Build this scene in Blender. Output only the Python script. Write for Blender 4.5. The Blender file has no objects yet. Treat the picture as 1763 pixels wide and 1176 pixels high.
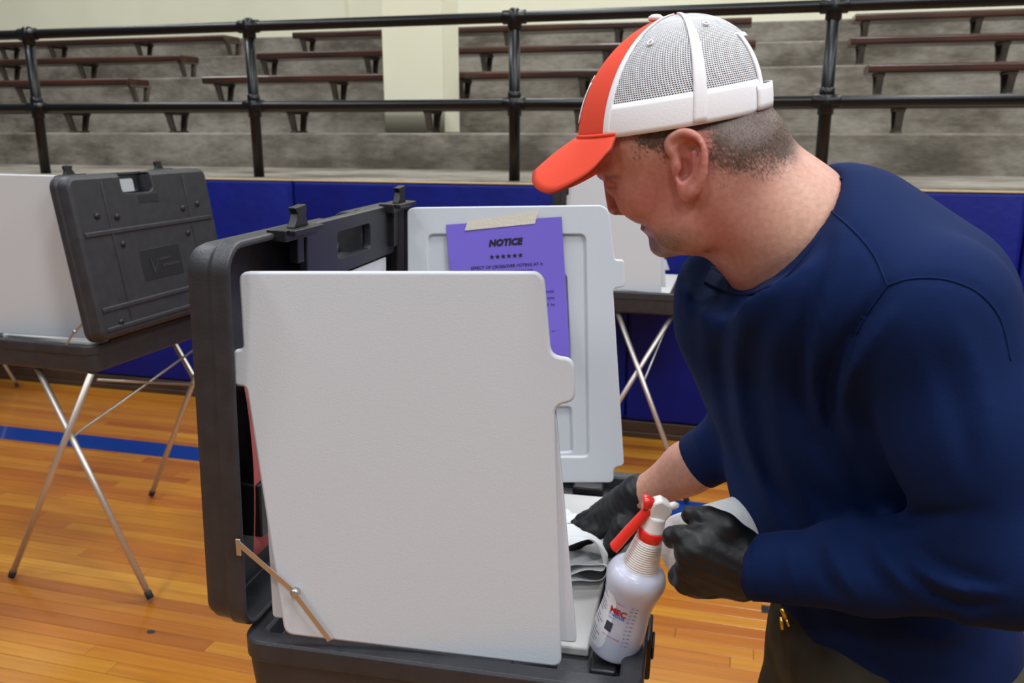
import bpy, bmesh, math, random
import numpy as np
from mathutils import Vector, Matrix

random.seed(7); np.random.seed(7)
SC = bpy.context.scene
COL = SC.collection

# ------------------------------------------------------------------ camera
FPX = 1460.0                       # focal length in pixels of the 1763 x 1176 frame
TH = math.atan(0.2486)             # downward pitch
CT, ST = math.cos(TH), math.sin(TH)
H = 1.55                           # camera height
cam_d = bpy.data.cameras.new('camera'); cam = bpy.data.objects.new('camera', cam_d); COL.objects.link(cam)
cam.location = (0, 0, H); cam.rotation_euler = (math.pi/2 - TH, 0, 0)
cam_d.sensor_width = 36.0; cam_d.lens = FPX/1763*36.0
cam_d.clip_start = 0.05; cam_d.clip_end = 100
cam_d.dof.use_dof = True; cam_d.dof.focus_distance = 1.08; cam_d.dof.aperture_fstop = 9.0
SC.camera = cam

# ------------------------------------------------------------------ world, lamps of the hall plus an added fill row, exposure
wd = bpy.data.worlds.new('world'); SC.world = wd; wd.use_nodes = True
wd.node_tree.nodes['Background'].inputs[0].default_value = (0.86, 0.93, 1.0, 1)
wd.node_tree.nodes['Background'].inputs[1].default_value = 0.27
def hall_and_fill_lamp(x, y, z, power, size=1.3, col=(0.93, 0.965, 1.0)):
    l = bpy.data.lights.new('hall_and_fill_lamp', 'AREA'); l.shape = 'DISK'; l.size = size; l.energy = power; l.color = col
    o = bpy.data.objects.new('hall_and_fill_lamp', l); COL.objects.link(o); o.location = (x, y, z)
    return o
for lx in (-4.5, 0.8, 6.0):
    for ly in (-4.0, 0.2, 4.4):
        hall_and_fill_lamp(lx, ly, 6.8, 360)
hall_and_fill_lamp(2.6, -1.2, 5.4, 260)
for lx in (-5.0, 0.5, 6.0): hall_and_fill_lamp(lx, 7.6, 6.2, 170)  # unseen fill row, added above the stand to brighten the cream back wall
SC.view_settings.view_transform = 'Standard'
try: SC.view_settings.look = 'None'
except Exception: pass
SC.view_settings.gamma = 1.0
SC.view_settings.use_curve_mapping = False
SC.view_settings.exposure = -1.1

# ------------------------------------------------------------------ frames of reference
def ray(px, py):
    u = (px-881.5)/FPX; v = (588-py)/FPX
    return Vector((u, CT+v*ST, -ST+v*CT))
def W(px, py, d):                       # point at camera depth d
    return Vector((0, 0, H)) + ray(px, py)*d
def at_z(px, py, z):
    r = ray(px, py); return Vector((0, 0, H)) + r*((z-H)/r.z)
def on_plane(px, py, p0, n):
    r = ray(px, py); o = Vector((0, 0, H)); return o + r*((p0-o).dot(n)/r.dot(n))
WA = math.radians(15.3)                 # the hall runs at this angle to the camera
WM = Matrix.Translation((0, 4.35, 0)) @ Matrix.Rotation(-WA, 4, 'Z')   # local x along the padded wall, y into it
WMI = WM.inverted()
def wall_pt(px, py, b):                 # wall coordinates of a pixel at depth b behind the pads
    o = WMI @ Vector((0, 0, H)); r = WMI.to_3x3() @ ray(px, py)
    return o + r*((b-o.y)/r.y)

# ------------------------------------------------------------------ materials
def lin(c):
    return tuple(((x/255)/12.92 if x/255 <= 0.04045 else ((x/255+0.055)/1.055)**2.4) for x in c) + (1,)
MATS = {}
def mat(name, rgb, rough=0.5, metal=0.0, rgb2=None, nscale=8.0, stretch=(1,1,1), bump=0.0, bscale=120.0, spec=0.5, coat=0.0, trans=0.0, detail=4.0, coords='Object', bdist=0.002, lo=0.35, hi=0.65, sheen=0.0):
    m = bpy.data.materials.new(name); m.use_nodes = True; MATS[name] = m
    nt = m.node_tree; b = nt.nodes['Principled BSDF']
    b.inputs['Base Color'].default_value = lin(rgb); b.inputs['Roughness'].default_value = rough
    b.inputs['Metallic'].default_value = metal; b.inputs['Specular IOR Level'].default_value = spec
    b.inputs['Coat Weight'].default_value = coat; b.inputs['Transmission Weight'].default_value = trans
    b.inputs['Sheen Weight'].default_value = sheen
    tc = nt.nodes.new('ShaderNodeTexCoord'); mp = nt.nodes.new('ShaderNodeMapping')
    mp.inputs['Scale'].default_value = stretch; nt.links.new(tc.outputs[coords], mp.inputs[0])
    if rgb2:
        n = nt.nodes.new('ShaderNodeTexNoise'); n.inputs['Scale'].default_value = nscale; n.inputs['Detail'].default_value = detail
        nt.links.new(mp.outputs[0], n.inputs['Vector'])
        r = nt.nodes.new('ShaderNodeValToRGB'); r.color_ramp.elements[0].color = lin(rgb); r.color_ramp.elements[1].color = lin(rgb2)
        r.color_ramp.elements[0].position = lo; r.color_ramp.elements[1].position = hi
        nt.links.new(n.outputs['Fac'], r.inputs[0]); nt.links.new(r.outputs[0], b.inputs['Base Color'])
    if bump:
        n = nt.nodes.new('ShaderNodeTexNoise'); n.inputs['Scale'].default_value = bscale; n.inputs['Detail'].default_value = 3
        nt.links.new(mp.outputs[0], n.inputs['Vector'])
        bp = nt.nodes.new('ShaderNodeBump'); bp.inputs['Strength'].default_value = bump; bp.inputs['Distance'].default_value = bdist
        nt.links.new(n.outputs['Fac'], bp.inputs['Height']); nt.links.new(bp.outputs[0], b.inputs['Normal'])
    return m
mat('case', (41,41,45), 0.48, bump=0.35, bscale=260, bdist=0.0012, rgb2=(49,49,53), nscale=30)
mat('case_smooth', (33,33,38), 0.42)
mat('case_black', (20,20,23), 0.45)
mat('panel', (199,203,208), 0.52, bump=0.2, bscale=430, bdist=0.0009)
mat('writing', (214,212,208), 0.4)
mat('steel', (190,186,180), 0.36, 0.85)
mat('aluminium', (205,196,186), 0.45, 0.85)
mat('rubber', (28,28,30), 0.7)
mat('rail', (9,9,11), 0.34, spec=0.4)
mat('pad', (5,19,108), 0.55, bump=0.25, bscale=9, bdist=0.02, rgb2=(7,23,118), nscale=3, spec=0.25)
mat('pad_edge', (190,165,120), 0.6)
mat('baseboard', (52,36,26), 0.5, rgb2=(66,46,32), nscale=5)
mat('cream', (233,229,200), 0.75, rgb2=(238,234,207), nscale=2.0, bump=0.1, bscale=40)
mat('bench', (48,28,20), 0.34, rgb2=(76,42,26), nscale=3, stretch=(0.6,6,6), coat=0.3)
mat('bracket', (96,88,78), 0.5, 0.3, rgb2=(78,70,62), nscale=10)
mat('gravel_floor', (120,110,100), 0.8)
mat('line_blue', (22,52,118), 0.25, coat=0.4)
mat('paper_violet', (116,98,203), 0.75)
mat('paper_pink', (226,120,118), 0.8)
mat('paper_label', (205,205,210), 0.6)
mat('ink', (22,20,30), 0.7)
mat('tape', (214,206,190), 0.5, bump=0.3, bscale=200)
mat('towel', (236,238,238), 0.9, bump=0.6, bscale=160, bdist=0.002)
mat('core', (160,130,95), 0.8)
mat('bottle', (196,198,214), 0.30, spec=0.45)
mat('bottle_white', (232,226,222), 0.38)
mat('red', (226,46,34), 0.25, spec=0.6)
mat('bottle_label', (232,232,236), 0.5)
mat('ink_red', (190,26,42), 0.6); mat('ink_blue', (52,128,214), 0.6); mat('ink_grey', (120,120,130), 0.7); mat('ink_dark', (62,64,74), 0.6)
mat('glove', (9,9,11), 0.5, bump=0.35, bscale=70, bdist=0.003, stretch=(1,1,1), spec=0.45)
mat('shirt', (9,29,70), 0.88, bump=0.25, bscale=420, bdist=0.0008, spec=0.15)
mat('shirt_rib', (9,27,66), 0.85, spec=0.2)
mat('trousers', (52,50,42), 0.85, rgb2=(62,58,48), nscale=30, bump=0.3, bscale=300, spec=0.2)
mat('shoe', (40,36,34), 0.6)
mat('brass', (196,150,60), 0.3, 0.9)
mat('cap_orange', (230,80,58), 0.85, bump=0.3, bscale=500, bdist=0.0006, spec=0.2)
mat('cap_white', (236,234,236), 0.85, bump=0.3, bscale=400, bdist=0.0006, spec=0.2)
mat('cap_under', (150,60,45), 0.85)
mat('emblem_white', (235,235,235), 0.8)
mat('eye_white', (215,205,198), 0.3); mat('iris', (60,70,80), 0.3)
mat('hole', (12,11,11), 0.9)

def concrete():
    m = bpy.data.materials.new('concrete'); m.use_nodes = True; MATS['concrete'] = m
    nt = m.node_tree; b = nt.nodes['Principled BSDF']; b.inputs['Roughness'].default_value = 0.8
    tc = nt.nodes.new('ShaderNodeTexCoord'); mp = nt.nodes.new('ShaderNodeMapping'); mp.inputs['Scale'].default_value = (0.7, 1, 1.6)
    nt.links.new(tc.outputs['Object'], mp.inputs[0])
    n1 = nt.nodes.new('ShaderNodeTexNoise'); n1.inputs['Scale'].default_value = 2.2; n1.inputs['Detail'].default_value = 8; n1.inputs['Roughness'].default_value = 0.65
    n2 = nt.nodes.new('ShaderNodeTexNoise'); n2.inputs['Scale'].default_value = 22; n2.inputs['Detail'].default_value = 5
    for n in (n1, n2): nt.links.new(mp.outputs[0], n.inputs['Vector'])
    r1 = nt.nodes.new('ShaderNodeValToRGB')
    r1.color_ramp.elements[0].position = 0.38; r1.color_ramp.elements[0].color = lin((92,84,72))
    r1.color_ramp.elements[1].position = 0.62; r1.color_ramp.elements[1].color = lin((150,143,131))
    e = r1.color_ramp.elements.new(0.5); e.color = lin((126,118,106))
    r2 = nt.nodes.new('ShaderNodeValToRGB'); r2.color_ramp.elements[0].position = 0.3; r2.color_ramp.elements[0].color = (0.72,0.71,0.69,1)
    r2.color_ramp.elements[1].position = 0.6; r2.color_ramp.elements[1].color = (1,1,1,1)
    mx = nt.nodes.new('ShaderNodeMixRGB'); mx.blend_type = 'MULTIPLY'; mx.inputs[0].default_value = 0.8
    nt.links.new(n1.outputs['Fac'], r1.inputs[0]); nt.links.new(n2.outputs['Fac'], r2.inputs[0])
    nt.links.new(r1.outputs[0], mx.inputs[1]); nt.links.new(r2.outputs[0], mx.inputs[2]); nt.links.new(mx.outputs[0], b.inputs['Base Color'])
    bp = nt.nodes.new('ShaderNodeBump'); bp.inputs['Strength'].default_value = 0.3; bp.inputs['Distance'].default_value = 0.01
    nt.links.new(n2.outputs['Fac'], bp.inputs['Height']); nt.links.new(bp.outputs[0], b.inputs['Normal'])
concrete()

def plank_mat():
    m = bpy.data.materials.new('plank'); m.use_nodes = True; MATS['plank'] = m
    nt = m.node_tree; b = nt.nodes['Principled BSDF']; b.inputs['Roughness'].default_value = 0.3
    b.inputs['Coat Weight'].default_value = 0.35; b.inputs['Coat Roughness'].default_value = 0.16
    tc = nt.nodes.new('ShaderNodeTexCoord'); oi = nt.nodes.new('ShaderNodeObjectInfo')
    at = nt.nodes.new('ShaderNodeAttribute'); at.attribute_name = 'tint'
    ad = nt.nodes.new('ShaderNodeMath'); ad.operation = 'ADD'
    nt.links.new(oi.outputs['Random'], ad.inputs[0]); nt.links.new(at.outputs['Fac'], ad.inputs[1])
    fr = nt.nodes.new('ShaderNodeMath'); fr.operation = 'FRACT'; nt.links.new(ad.outputs[0], fr.inputs[0])
    r = nt.nodes.new('ShaderNodeValToRGB'); r.color_ramp.elements[0].color = lin((150,84,22)); r.color_ramp.elements[1].color = lin((190,132,40))
    for p, c in ((0.12,(164,96,24)), (0.45,(172,108,27)), (0.85,(178,118,31))):
        e = r.color_ramp.elements.new(p); e.color = lin(c)
    nt.links.new(fr.outputs[0], r.inputs[0])
    cb = nt.nodes.new('ShaderNodeCombineXYZ'); sc = nt.nodes.new('ShaderNodeMath'); sc.operation = 'MULTIPLY'; sc.inputs[1].default_value = 37
    nt.links.new(fr.outputs[0], sc.inputs[0]); nt.links.new(sc.outputs[0], cb.inputs[2])
    va = nt.nodes.new('ShaderNodeVectorMath'); va.operation = 'ADD'; nt.links.new(tc.outputs['Object'], va.inputs[0]); nt.links.new(cb.outputs[0], va.inputs[1])
    mp = nt.nodes.new('ShaderNodeMapping'); mp.inputs['Scale'].default_value = (1.6, 40, 1); nt.links.new(va.outputs[0], mp.inputs[0])
    n = nt.nodes.new('ShaderNodeTexNoise'); n.inputs['Scale'].default_value = 2; n.inputs['Detail'].default_value = 6; nt.links.new(mp.outputs[0], n.inputs['Vector'])
    r2 = nt.nodes.new('ShaderNodeValToRGB'); r2.color_ramp.elements[0].position = 0.3; r2.color_ramp.elements[0].color = (0.74,0.68,0.6,1)
    r2.color_ramp.elements[1].position = 0.62; r2.color_ramp.elements[1].color = (1,1,1,1)
    nt.links.new(n.outputs['Fac'], r2.inputs[0])
    mx = nt.nodes.new('ShaderNodeMixRGB'); mx.blend_type = 'MULTIPLY'; mx.inputs[0].default_value = 0.85
    nt.links.new(r.outputs[0], mx.inputs[1]); nt.links.new(r2.outputs[0], mx.inputs[2]); nt.links.new(mx.outputs[0], b.inputs['Base Color'])
plank_mat()

def skin_mat():
    m = bpy.data.materials.new('skin'); m.use_nodes = True; MATS['skin'] = m
    nt = m.node_tree; b = nt.nodes['Principled BSDF']; b.inputs['Roughness'].default_value = 0.48
    b.inputs['Specular IOR Level'].default_value = 0.4
    b.inputs['Subsurface Weight'].default_value = 0.12; b.inputs['Subsurface Scale'].default_value = 0.006
    b.inputs['Subsurface Radius'].default_value = (1.0, 0.35, 0.2)
    at = nt.nodes.new('ShaderNodeAttribute'); at.attribute_name = 'Col'
    tc = nt.nodes.new('ShaderNodeTexCoord')
    n = nt.nodes.new('ShaderNodeTexNoise'); n.inputs['Scale'].default_value = 160; n.inputs['Detail'].default_value = 4
    nt.links.new(tc.outputs['Object'], n.inputs['Vector'])
    r2 = nt.nodes.new('ShaderNodeValToRGB'); r2.color_ramp.elements[0].position = 0.3; r2.color_ramp.elements[0].color = (0.8,0.74,0.72,1)
    r2.color_ramp.elements[1].position = 0.7; r2.color_ramp.elements[1].color = (1.1,1.1,1.1,1)
    nt.links.new(n.outputs['Fac'], r2.inputs[0])
    mx = nt.nodes.new('ShaderNodeMixRGB'); mx.blend_type = 'MULTIPLY'; mx.inputs[0].default_value = 0.6
    nt.links.new(at.outputs['Color'], mx.inputs[1]); nt.links.new(r2.outputs[0], mx.inputs[2]); nt.links.new(mx.outputs[0], b.inputs['Base Color'])
    bp = nt.nodes.new('ShaderNodeBump'); bp.inputs['Strength'].default_value = 0.22; bp.inputs['Distance'].default_value = 0.0015
    nt.links.new(n.outputs['Fac'], bp.inputs['Height']); nt.links.new(bp.outputs[0], b.inputs['Normal'])
skin_mat()

def hair_mat():
    m = bpy.data.materials.new('hair'); m.use_nodes = True; MATS['hair'] = m
    nt = m.node_tree; b = nt.nodes['Principled BSDF']; b.inputs['Roughness'].default_value = 0.6
    g = nt.nodes.new('ShaderNodeNewGeometry'); r = nt.nodes.new('ShaderNodeValToRGB')
    r.color_ramp.elements[0].color = lin((40,32,27)); r.color_ramp.elements[1].color = lin((140,130,120))
    e = r.color_ramp.elements.new(0.6); e.color = lin((72,60,51))
    nt.links.new(g.outputs['Random Per Island'], r.inputs[0]); nt.links.new(r.outputs[0], b.inputs['Base Color'])
hair_mat()

def net_mat():                            # the cap's open net: little holes in a white weave, laid out on the panel's own UVs
    m = bpy.data.materials.new('cap_net'); m.use_nodes = True; MATS['cap_net'] = m
    nt = m.node_tree; b = nt.nodes['Principled BSDF']; b.inputs['Base Color'].default_value = lin((236,236,240)); b.inputs['Roughness'].default_value = 0.8
    uv = nt.nodes.new('ShaderNodeUVMap'); sp = nt.nodes.new('ShaderNodeSeparateXYZ'); nt.links.new(uv.outputs[0], sp.inputs[0])
    def M(op, a, bb=None):
        n = nt.nodes.new('ShaderNodeMath'); n.operation = op
        for i, x in enumerate((a, bb)):
            if x is None: continue
            if isinstance(x, (int, float)): n.inputs[i].default_value = x
            else: nt.links.new(x, n.inputs[i])
        return n.outputs[0]
    v = M('MULTIPLY', sp.outputs[1], 1/0.0023); row = M('FLOOR', v); odd = M('MULTIPLY', M('MODULO', row, 2.0), 0.5)
    u = M('ADD', M('MULTIPLY', sp.outputs[0], 1/0.0027), odd)
    fu = M('SUBTRACT', M('FRACT', u), 0.5); fv = M('SUBTRACT', M('FRACT', v), 0.5)
    d = M('SQRT', M('ADD', M('MULTIPLY', fu, fu), M('MULTIPLY', M('MULTIPLY', fv, fv), 1.3)))
    hole = M('LESS_THAN', d, 0.41)
    al = M('SUBTRACT', 1.0, hole); nt.links.new(al, b.inputs['Alpha'])
net_mat()

# ------------------------------------------------------------------ mesh helpers
class MB:
    def __init__(s): s.v = []; s.f = []
    def add(s, vs, fs):
        o = len(s.v); s.v += [tuple(x) for x in vs]; s.f += [tuple(i+o for i in f) for f in fs]; return s
    def box(s, lo, hi):
        x0,y0,z0 = lo; x1,y1,z1 = hi
        return s.add([(x0,y0,z0),(x1,y0,z0),(x1,y1,z0),(x0,y1,z0),(x0,y0,z1),(x1,y0,z1),(x1,y1,z1),(x0,y1,z1)],
                     [(0,3,2,1),(4,5,6,7),(0,1,5,4),(1,2,6,5),(2,3,7,6),(3,0,4,7)])
    def loft(s, loops, cap0=True, cap1=True, closed=True):
        n = len(loops[0]); vs = [p for l in loops for p in l]; fs = []
        for k in range(len(loops)-1):
            for i in range(n if closed else n-1):
                j = (i+1) % n; fs.append((k*n+i, k*n+j, (k+1)*n+j, (k+1)*n+i))
        if cap0: fs.append(tuple(range(n-1, -1, -1)))
        if cap1: fs.append(tuple((len(loops)-1)*n+i for i in range(n)))
        return s.add(vs, fs)
    def tube(s, pts, r, n=12, caps=True):
        pts = [Vector(p) for p in pts]; rs = r if isinstance(r, (list, tuple)) else [r]*len(pts); loops = []
        up = None
        for i, p in enumerate(pts):
            t = (pts[min(i+1, len(pts)-1)] - pts[max(i-1, 0)]).normalized()
            if up is None: up = Vector((0,0,1)) if abs(t.z) < 0.9 else Vector((1,0,0))
            a = t.cross(up).normalized(); b = a.cross(t).normalized(); up = b
            loops.append([p + (a*math.cos(2*math.pi*k/n) + b*math.sin(2*math.pi*k/n))*rs[i] for k in range(n)])
        return s.loft(loops, caps, caps)
    def ring(s, pts, ra, rb, nrm, n=8):                      # closed flattened tube
        pts = [Vector(p) for p in pts]; m = len(pts); loops = []
        for i, p in enumerate(pts):
            t = (pts[(i+1) % m] - pts[i-1]).normalized(); a = nrm[i].normalized(); b = t.cross(a).normalized()
            loops.append([p + a*math.cos(2*math.pi*k/n)*ra + b*math.sin(2*math.pi*k/n)*rb for k in range(n)])
        loops.append(loops[0])
        return s.loft(loops, False, False)
    def lathe(s, prof, n=40, M=None, cap=True):
        loops = [[Vector((r*math.cos(2*math.pi*k/n), r*math.sin(2*math.pi*k/n), z)) for k in range(n)] for r, z in prof]
        if M is not None: loops = [[M @ p for p in l] for l in loops]
        return s.loft(loops, cap, cap)
    def prism(s, poly, M, t):                                # 2D polygon in M's x/y, thickness along M's z
        l0 = [M @ Vector((x, y, 0)) for x, y in poly]; l1 = [M @ Vector((x, y, t)) for x, y in poly]
        return s.loft([l0, l1])
    def build(s, name, m, parent=None, smooth=False, bevel=0.0, seg=2, angle=35, matrix=None):
        me = bpy.data.meshes.new(name); me.from_pydata([tuple(v) for v in s.v], [], s.f); me.update()
        return finish(me, name, m, parent, smooth, bevel, seg, angle, matrix)
def finish(me, name, m, parent=None, smooth=False, bevel=0.0, seg=2, angle=35, matrix=None):
    bm = bmesh.new(); bm.from_mesh(me); bmesh.ops.recalc_face_normals(bm, faces=bm.faces); bm.to_mesh(me); bm.free()
    o = bpy.data.objects.new(name, me); COL.objects.link(o)
    me.materials.append(MATS[m] if isinstance(m, str) else m)
    if parent: o.parent = parent
    if matrix is not None: o.matrix_basis = matrix
    if smooth: me.polygons.foreach_set('use_smooth', [True]*len(me.polygons))
    if bevel and not smooth:
        me.polygons.foreach_set('use_smooth', [True]*len(me.polygons)); me.set_sharp_from_angle(angle=math.radians(28))
    if bevel:
        md = o.modifiers.new('bevel', 'BEVEL'); md.width = bevel; md.segments = seg; md.limit_method = 'ANGLE'; md.angle_limit = math.radians(angle)
    return o
def empty(name, loc=(0,0,0), rz=0.0, parent=None):
    o = bpy.data.objects.new(name, None); COL.objects.link(o); o.location = loc; o.rotation_euler = (0,0,rz); o.empty_display_size = 0.1
    if parent: o.parent = parent
    return o
def tag(o, label, cat, group=None):
    o['label'] = label; o['category'] = cat
    if group: o['group'] = group
    return o
def struct(o): o['kind'] = 'structure'; return o
def copy_tree(o, parent=None):
    c = o.copy(); COL.objects.link(c); c.parent = parent
    for ch in [x for x in bpy.data.objects if x.parent == o]: copy_tree(ch, c)
    return c
def rrect(w, h, r, n=5, cx=0, cy=0):
    pts = []
    for qx, qy, a0 in ((1,1,0),(-1,1,90),(-1,-1,180),(1,-1,270)):
        for k in range(n+1):
            a = math.radians(a0+90*k/n); pts.append((cx+qx*(w/2-r)+r*math.cos(a), cy+qy*(h/2-r)+r*math.sin(a)))
    return pts
def cut(o, cutters):                      # boolean difference, baked into the mesh; cutters are thrown away
    for c in cutters:
        md = o.modifiers.new('cut', 'BOOLEAN'); md.operation = 'DIFFERENCE'; md.solver = 'EXACT'; md.object = c
    dg = bpy.context.evaluated_depsgraph_get(); me = bpy.data.meshes.new_from_object(o.evaluated_get(dg))
    o.modifiers.clear(); o.data = me
    for c in cutters: bpy.data.objects.remove(c, do_unlink=True)
def text_mesh(body, size, align='CENTER', shear=0.0, offset=0.0, spacing=1.0):
    cu = bpy.data.curves.new('t', 'FONT'); cu.body = body; cu.size = size; cu.align_x = align; cu.shear = shear; cu.offset = offset; cu.space_character = spacing
    cu.resolution_u = 3
    o = bpy.data.objects.new('t', cu); COL.objects.link(o)
    dg = bpy.context.evaluated_depsgraph_get(); dg.update(); me = bpy.data.meshes.new_from_object(o.evaluated_get(dg))
    vs = [tuple(v.co) for v in me.vertices]; fs = [tuple(p.vertices) for p in me.polygons]
    bpy.data.objects.remove(o, do_unlink=True); bpy.data.meshes.remove(me); bpy.data.curves.remove(cu)
    return vs, fs

# ------------------------------------------------------------------ sculpting: distance fields turned into one skin
def snet(f, lo, hi, h, smooth=2):
    lo = np.array(lo, np.float32); hi = np.array(hi, np.float32)
    n = np.ceil((hi-lo)/h).astype(int)+1
    ax = [lo[i]+h*np.arange(n[i], dtype=np.float32) for i in range(3)]
    X, Y, Z = np.meshgrid(*ax, indexing='ij', sparse=True)
    v = np.ascontiguousarray(np.broadcast_to(f(X, Y, Z), tuple(n))).astype(np.float32)
    s = v < 0
    cnt = np.zeros(tuple(n-1), np.uint8)
    for i in (0,1):
        for j in (0,1):
            for k in (0,1): cnt += s[i:n[0]-1+i, j:n[1]-1+j, k:n[2]-1+k]
    act = (cnt > 0) & (cnt < 8); ijk = np.argwhere(act); idx = -np.ones(act.shape, np.int64); idx[act] = np.arange(len(ijk))
    pos = np.zeros((len(ijk),3)); m = np.zeros(len(ijk))
    C = [(i,j,k) for i in (0,1) for j in (0,1) for k in (0,1)]
    for a in C:
        for d in range(3):
            if a[d]: continue
            b = list(a); b[d] = 1; b = tuple(b)
            v0 = v[tuple((ijk+a).T)]; v1 = v[tuple((ijk+b).T)]; x = (v0 < 0) != (v1 < 0)
            t = np.where(x, v0/np.where(x, v0-v1, 1), 0)
            p = np.array(a)[None] + t[:,None]*(np.array(b)-np.array(a))[None]
            pos += p*x[:,None]; m += x
    V = lo + h*(ijk + pos/m[:,None])
    Q = []
    for d in range(3):
        e1, e2 = [(1,2),(2,0),(0,1)][d]
        sl0 = [slice(1,-1)]*3; sl1 = [slice(1,-1)]*3; sl0[d] = slice(0,-1); sl1[d] = slice(1,None)
        A = s[tuple(sl0)]; B = s[tuple(sl1)]; w = np.argwhere(A != B); fl = A[tuple(w.T)]
        w = w + np.array([0 if q == d else 1 for q in range(3)])
        def c(o1, o2):
            q = w.copy(); q[:,e1] += o1; q[:,e2] += o2; return idx[tuple(q.T)]
        q = np.stack([c(-1,-1), c(0,-1), c(0,0), c(-1,0)], 1); q[~fl] = q[~fl][:, ::-1]; Q.append(q)
    Q = np.concatenate(Q)
    E = np.concatenate([Q[:,[0,1]],Q[:,[1,2]],Q[:,[2,3]],Q[:,[3,0]]]); E = np.concatenate([E, E[:,::-1]])
    deg = np.bincount(E[:,0], minlength=len(V))
    for _ in range(smooth):
        av = np.stack([np.bincount(E[:,0], V[E[:,1],k], minlength=len(V)) for k in range(3)], 1)/deg[:,None]
        V = 0.45*V+0.55*av
    return V, Q
def nmesh(name, V, Q):
    me = bpy.data.meshes.new(name); me.vertices.add(len(V)); me.vertices.foreach_set('co', V.astype(np.float32).ravel())
    me.loops.add(Q.size); me.loops.foreach_set('vertex_index', Q.ravel().astype(np.int32))
    me.polygons.add(len(Q)); me.polygons.foreach_set('loop_start', (np.arange(len(Q))*4).astype(np.int32))
    me.update(calc_edges=True); me.validate(); me.polygons.foreach_set('use_smooth', np.ones(len(me.polygons), bool))
    return me
def nobj(name, V, Q, m, parent=None):
    me = nmesh(name, V, Q); o = bpy.data.objects.new(name, me); COL.objects.link(o); me.materials.append(MATS[m])
    if parent: o.parent = parent
    return o
def smin(a, b, k): h = np.maximum(k-np.abs(a-b), 0)/k; return np.minimum(a, b)-h*h*k*0.25
def smax(a, b, k): return -smin(-a, -b, k)
def rc(P, a, b, ra, rb):
    X, Y, Z = P; a = np.array(a, float); b = np.array(b, float); ba = b-a; L = ba@ba+1e-12
    x, y, z = X-a[0], Y-a[1], Z-a[2]
    t = np.clip((x*ba[0]+y*ba[1]+z*ba[2])/L, 0, 1)
    return np.sqrt((x-t*ba[0])**2+(y-t*ba[1])**2+(z-t*ba[2])**2)-(ra+t*(rb-ra))
def ell(P, c, r, R=None):
    X, Y, Z = P; x, y, z = X-c[0], Y-c[1], Z-c[2]
    if R is not None:
        R = np.array(R, float); x, y, z = (R[0,0]*x+R[0,1]*y+R[0,2]*z), (R[1,0]*x+R[1,1]*y+R[1,2]*z), (R[2,0]*x+R[2,1]*y+R[2,2]*z)
    k0 = np.sqrt((x/r[0])**2+(y/r[1])**2+(z/r[2])**2); k1 = np.sqrt((x/r[0]**2)**2+(y/r[1]**2)**2+(z/r[2]**2)**2)+1e-9
    return k0*(k0-1)/k1
def chain(P, pts, rs, k=0.006):
    d = None
    for i in range(len(pts)-1):
        e = rc(P, pts[i], pts[i+1], rs[i], rs[i+1]); d = e if d is None else smin(d, e, k)
    return d
def poly_sd(x, y, poly):
    d = np.full(np.broadcast(x, y).shape, 1e9); sgn = np.ones_like(d); n = len(poly)
    for i in range(n):
        ax, ay = poly[i]; bx, by = poly[i-1]; ex, ey = bx-ax, by-ay; wx, wy = x-ax, y-ay
        t = np.clip((wx*ex+wy*ey)/(ex*ex+ey*ey+1e-12), 0, 1)
        d = np.minimum(d, (wx-ex*t)**2+(wy-ey*t)**2)
        c1 = y >= ay; c2 = y < by; c3 = ex*wy > ey*wx
        fl = (c1 & c2 & c3) | (~c1 & ~c2 & ~c3); sgn = np.where(fl, -sgn, sgn)
    return sgn*np.sqrt(d)
def spline(pts, n):                        # Catmull-Rom through points (any dimension)
    P = np.array(pts, float); m = len(P); out = []
    for q in np.linspace(0, m-1-1e-9, n):
        i = int(q); t = q-i; p0, p1, p2, p3 = P[max(i-1,0)], P[i], P[min(i+1,m-1)], P[min(i+2,m-1)]
        out.append(0.5*((2*p1)+(-p0+p2)*t+(2*p0-5*p1+4*p2-p3)*t*t+(-p0+3*p1-3*p2+p3)*t**3))
    return np.array(out)
def polyline_d(x, y, pts):                 # distance to an open polyline and position along it (0..1)
    best = None; n = len(pts)-1
    for i in range(n):
        ax, ay = pts[i]; bx, by = pts[i+1]; ex, ey = bx-ax, by-ay; wx, wy = x-ax, y-ay
        t = np.clip((wx*ex+wy*ey)/(ex*ex+ey*ey+1e-9), 0, 1); d = np.sqrt((wx-ex*t)**2+(wy-ey*t)**2); s = (i+t)/n
        if best is None: best, along = d, s
        else: m = d < best; along = np.where(m, s, along); best = np.minimum(best, d)
    return best, along

#==STRUCTURE==
# ------------------------------------------------------------------ floor: planks parallel to the padded wall
floor = MB().box((-9, -8, -0.06), (9, 0.3, -0.0022)).build('floor', 'baseboard', matrix=WM); struct(floor)
PWID = 0.0572
lens = [0.75, 1.0, 1.3, 1.7, 2.1]
plank_me = []
for L in lens:
    g = 0.0007; mb = MB(); b = 0.0012
    lo = [(-L/2+g, -PWID/2+g, -0.002), (L/2-g, -PWID/2+g, -0.002), (L/2-g, PWID/2-g, -0.002), (-L/2+g, PWID/2-g, -0.002)]
    mid = [(x, y, -0.0006) for x, y, _ in lo]
    hi = [(x-math.copysign(b*0.6, x), y-math.copysign(b*0.6, y), 0.0) for x, y, _ in lo]
    mb.loft([lo, mid, hi]); me = bpy.data.meshes.new('plank'); me.from_pydata([tuple(v) for v in mb.v], [], mb.f); me.update()
    me.materials.append(MATS['plank']); plank_me.append(me)
rest = MB(); tints = []
cnt = 0
row = 0
y = -0.03
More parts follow.
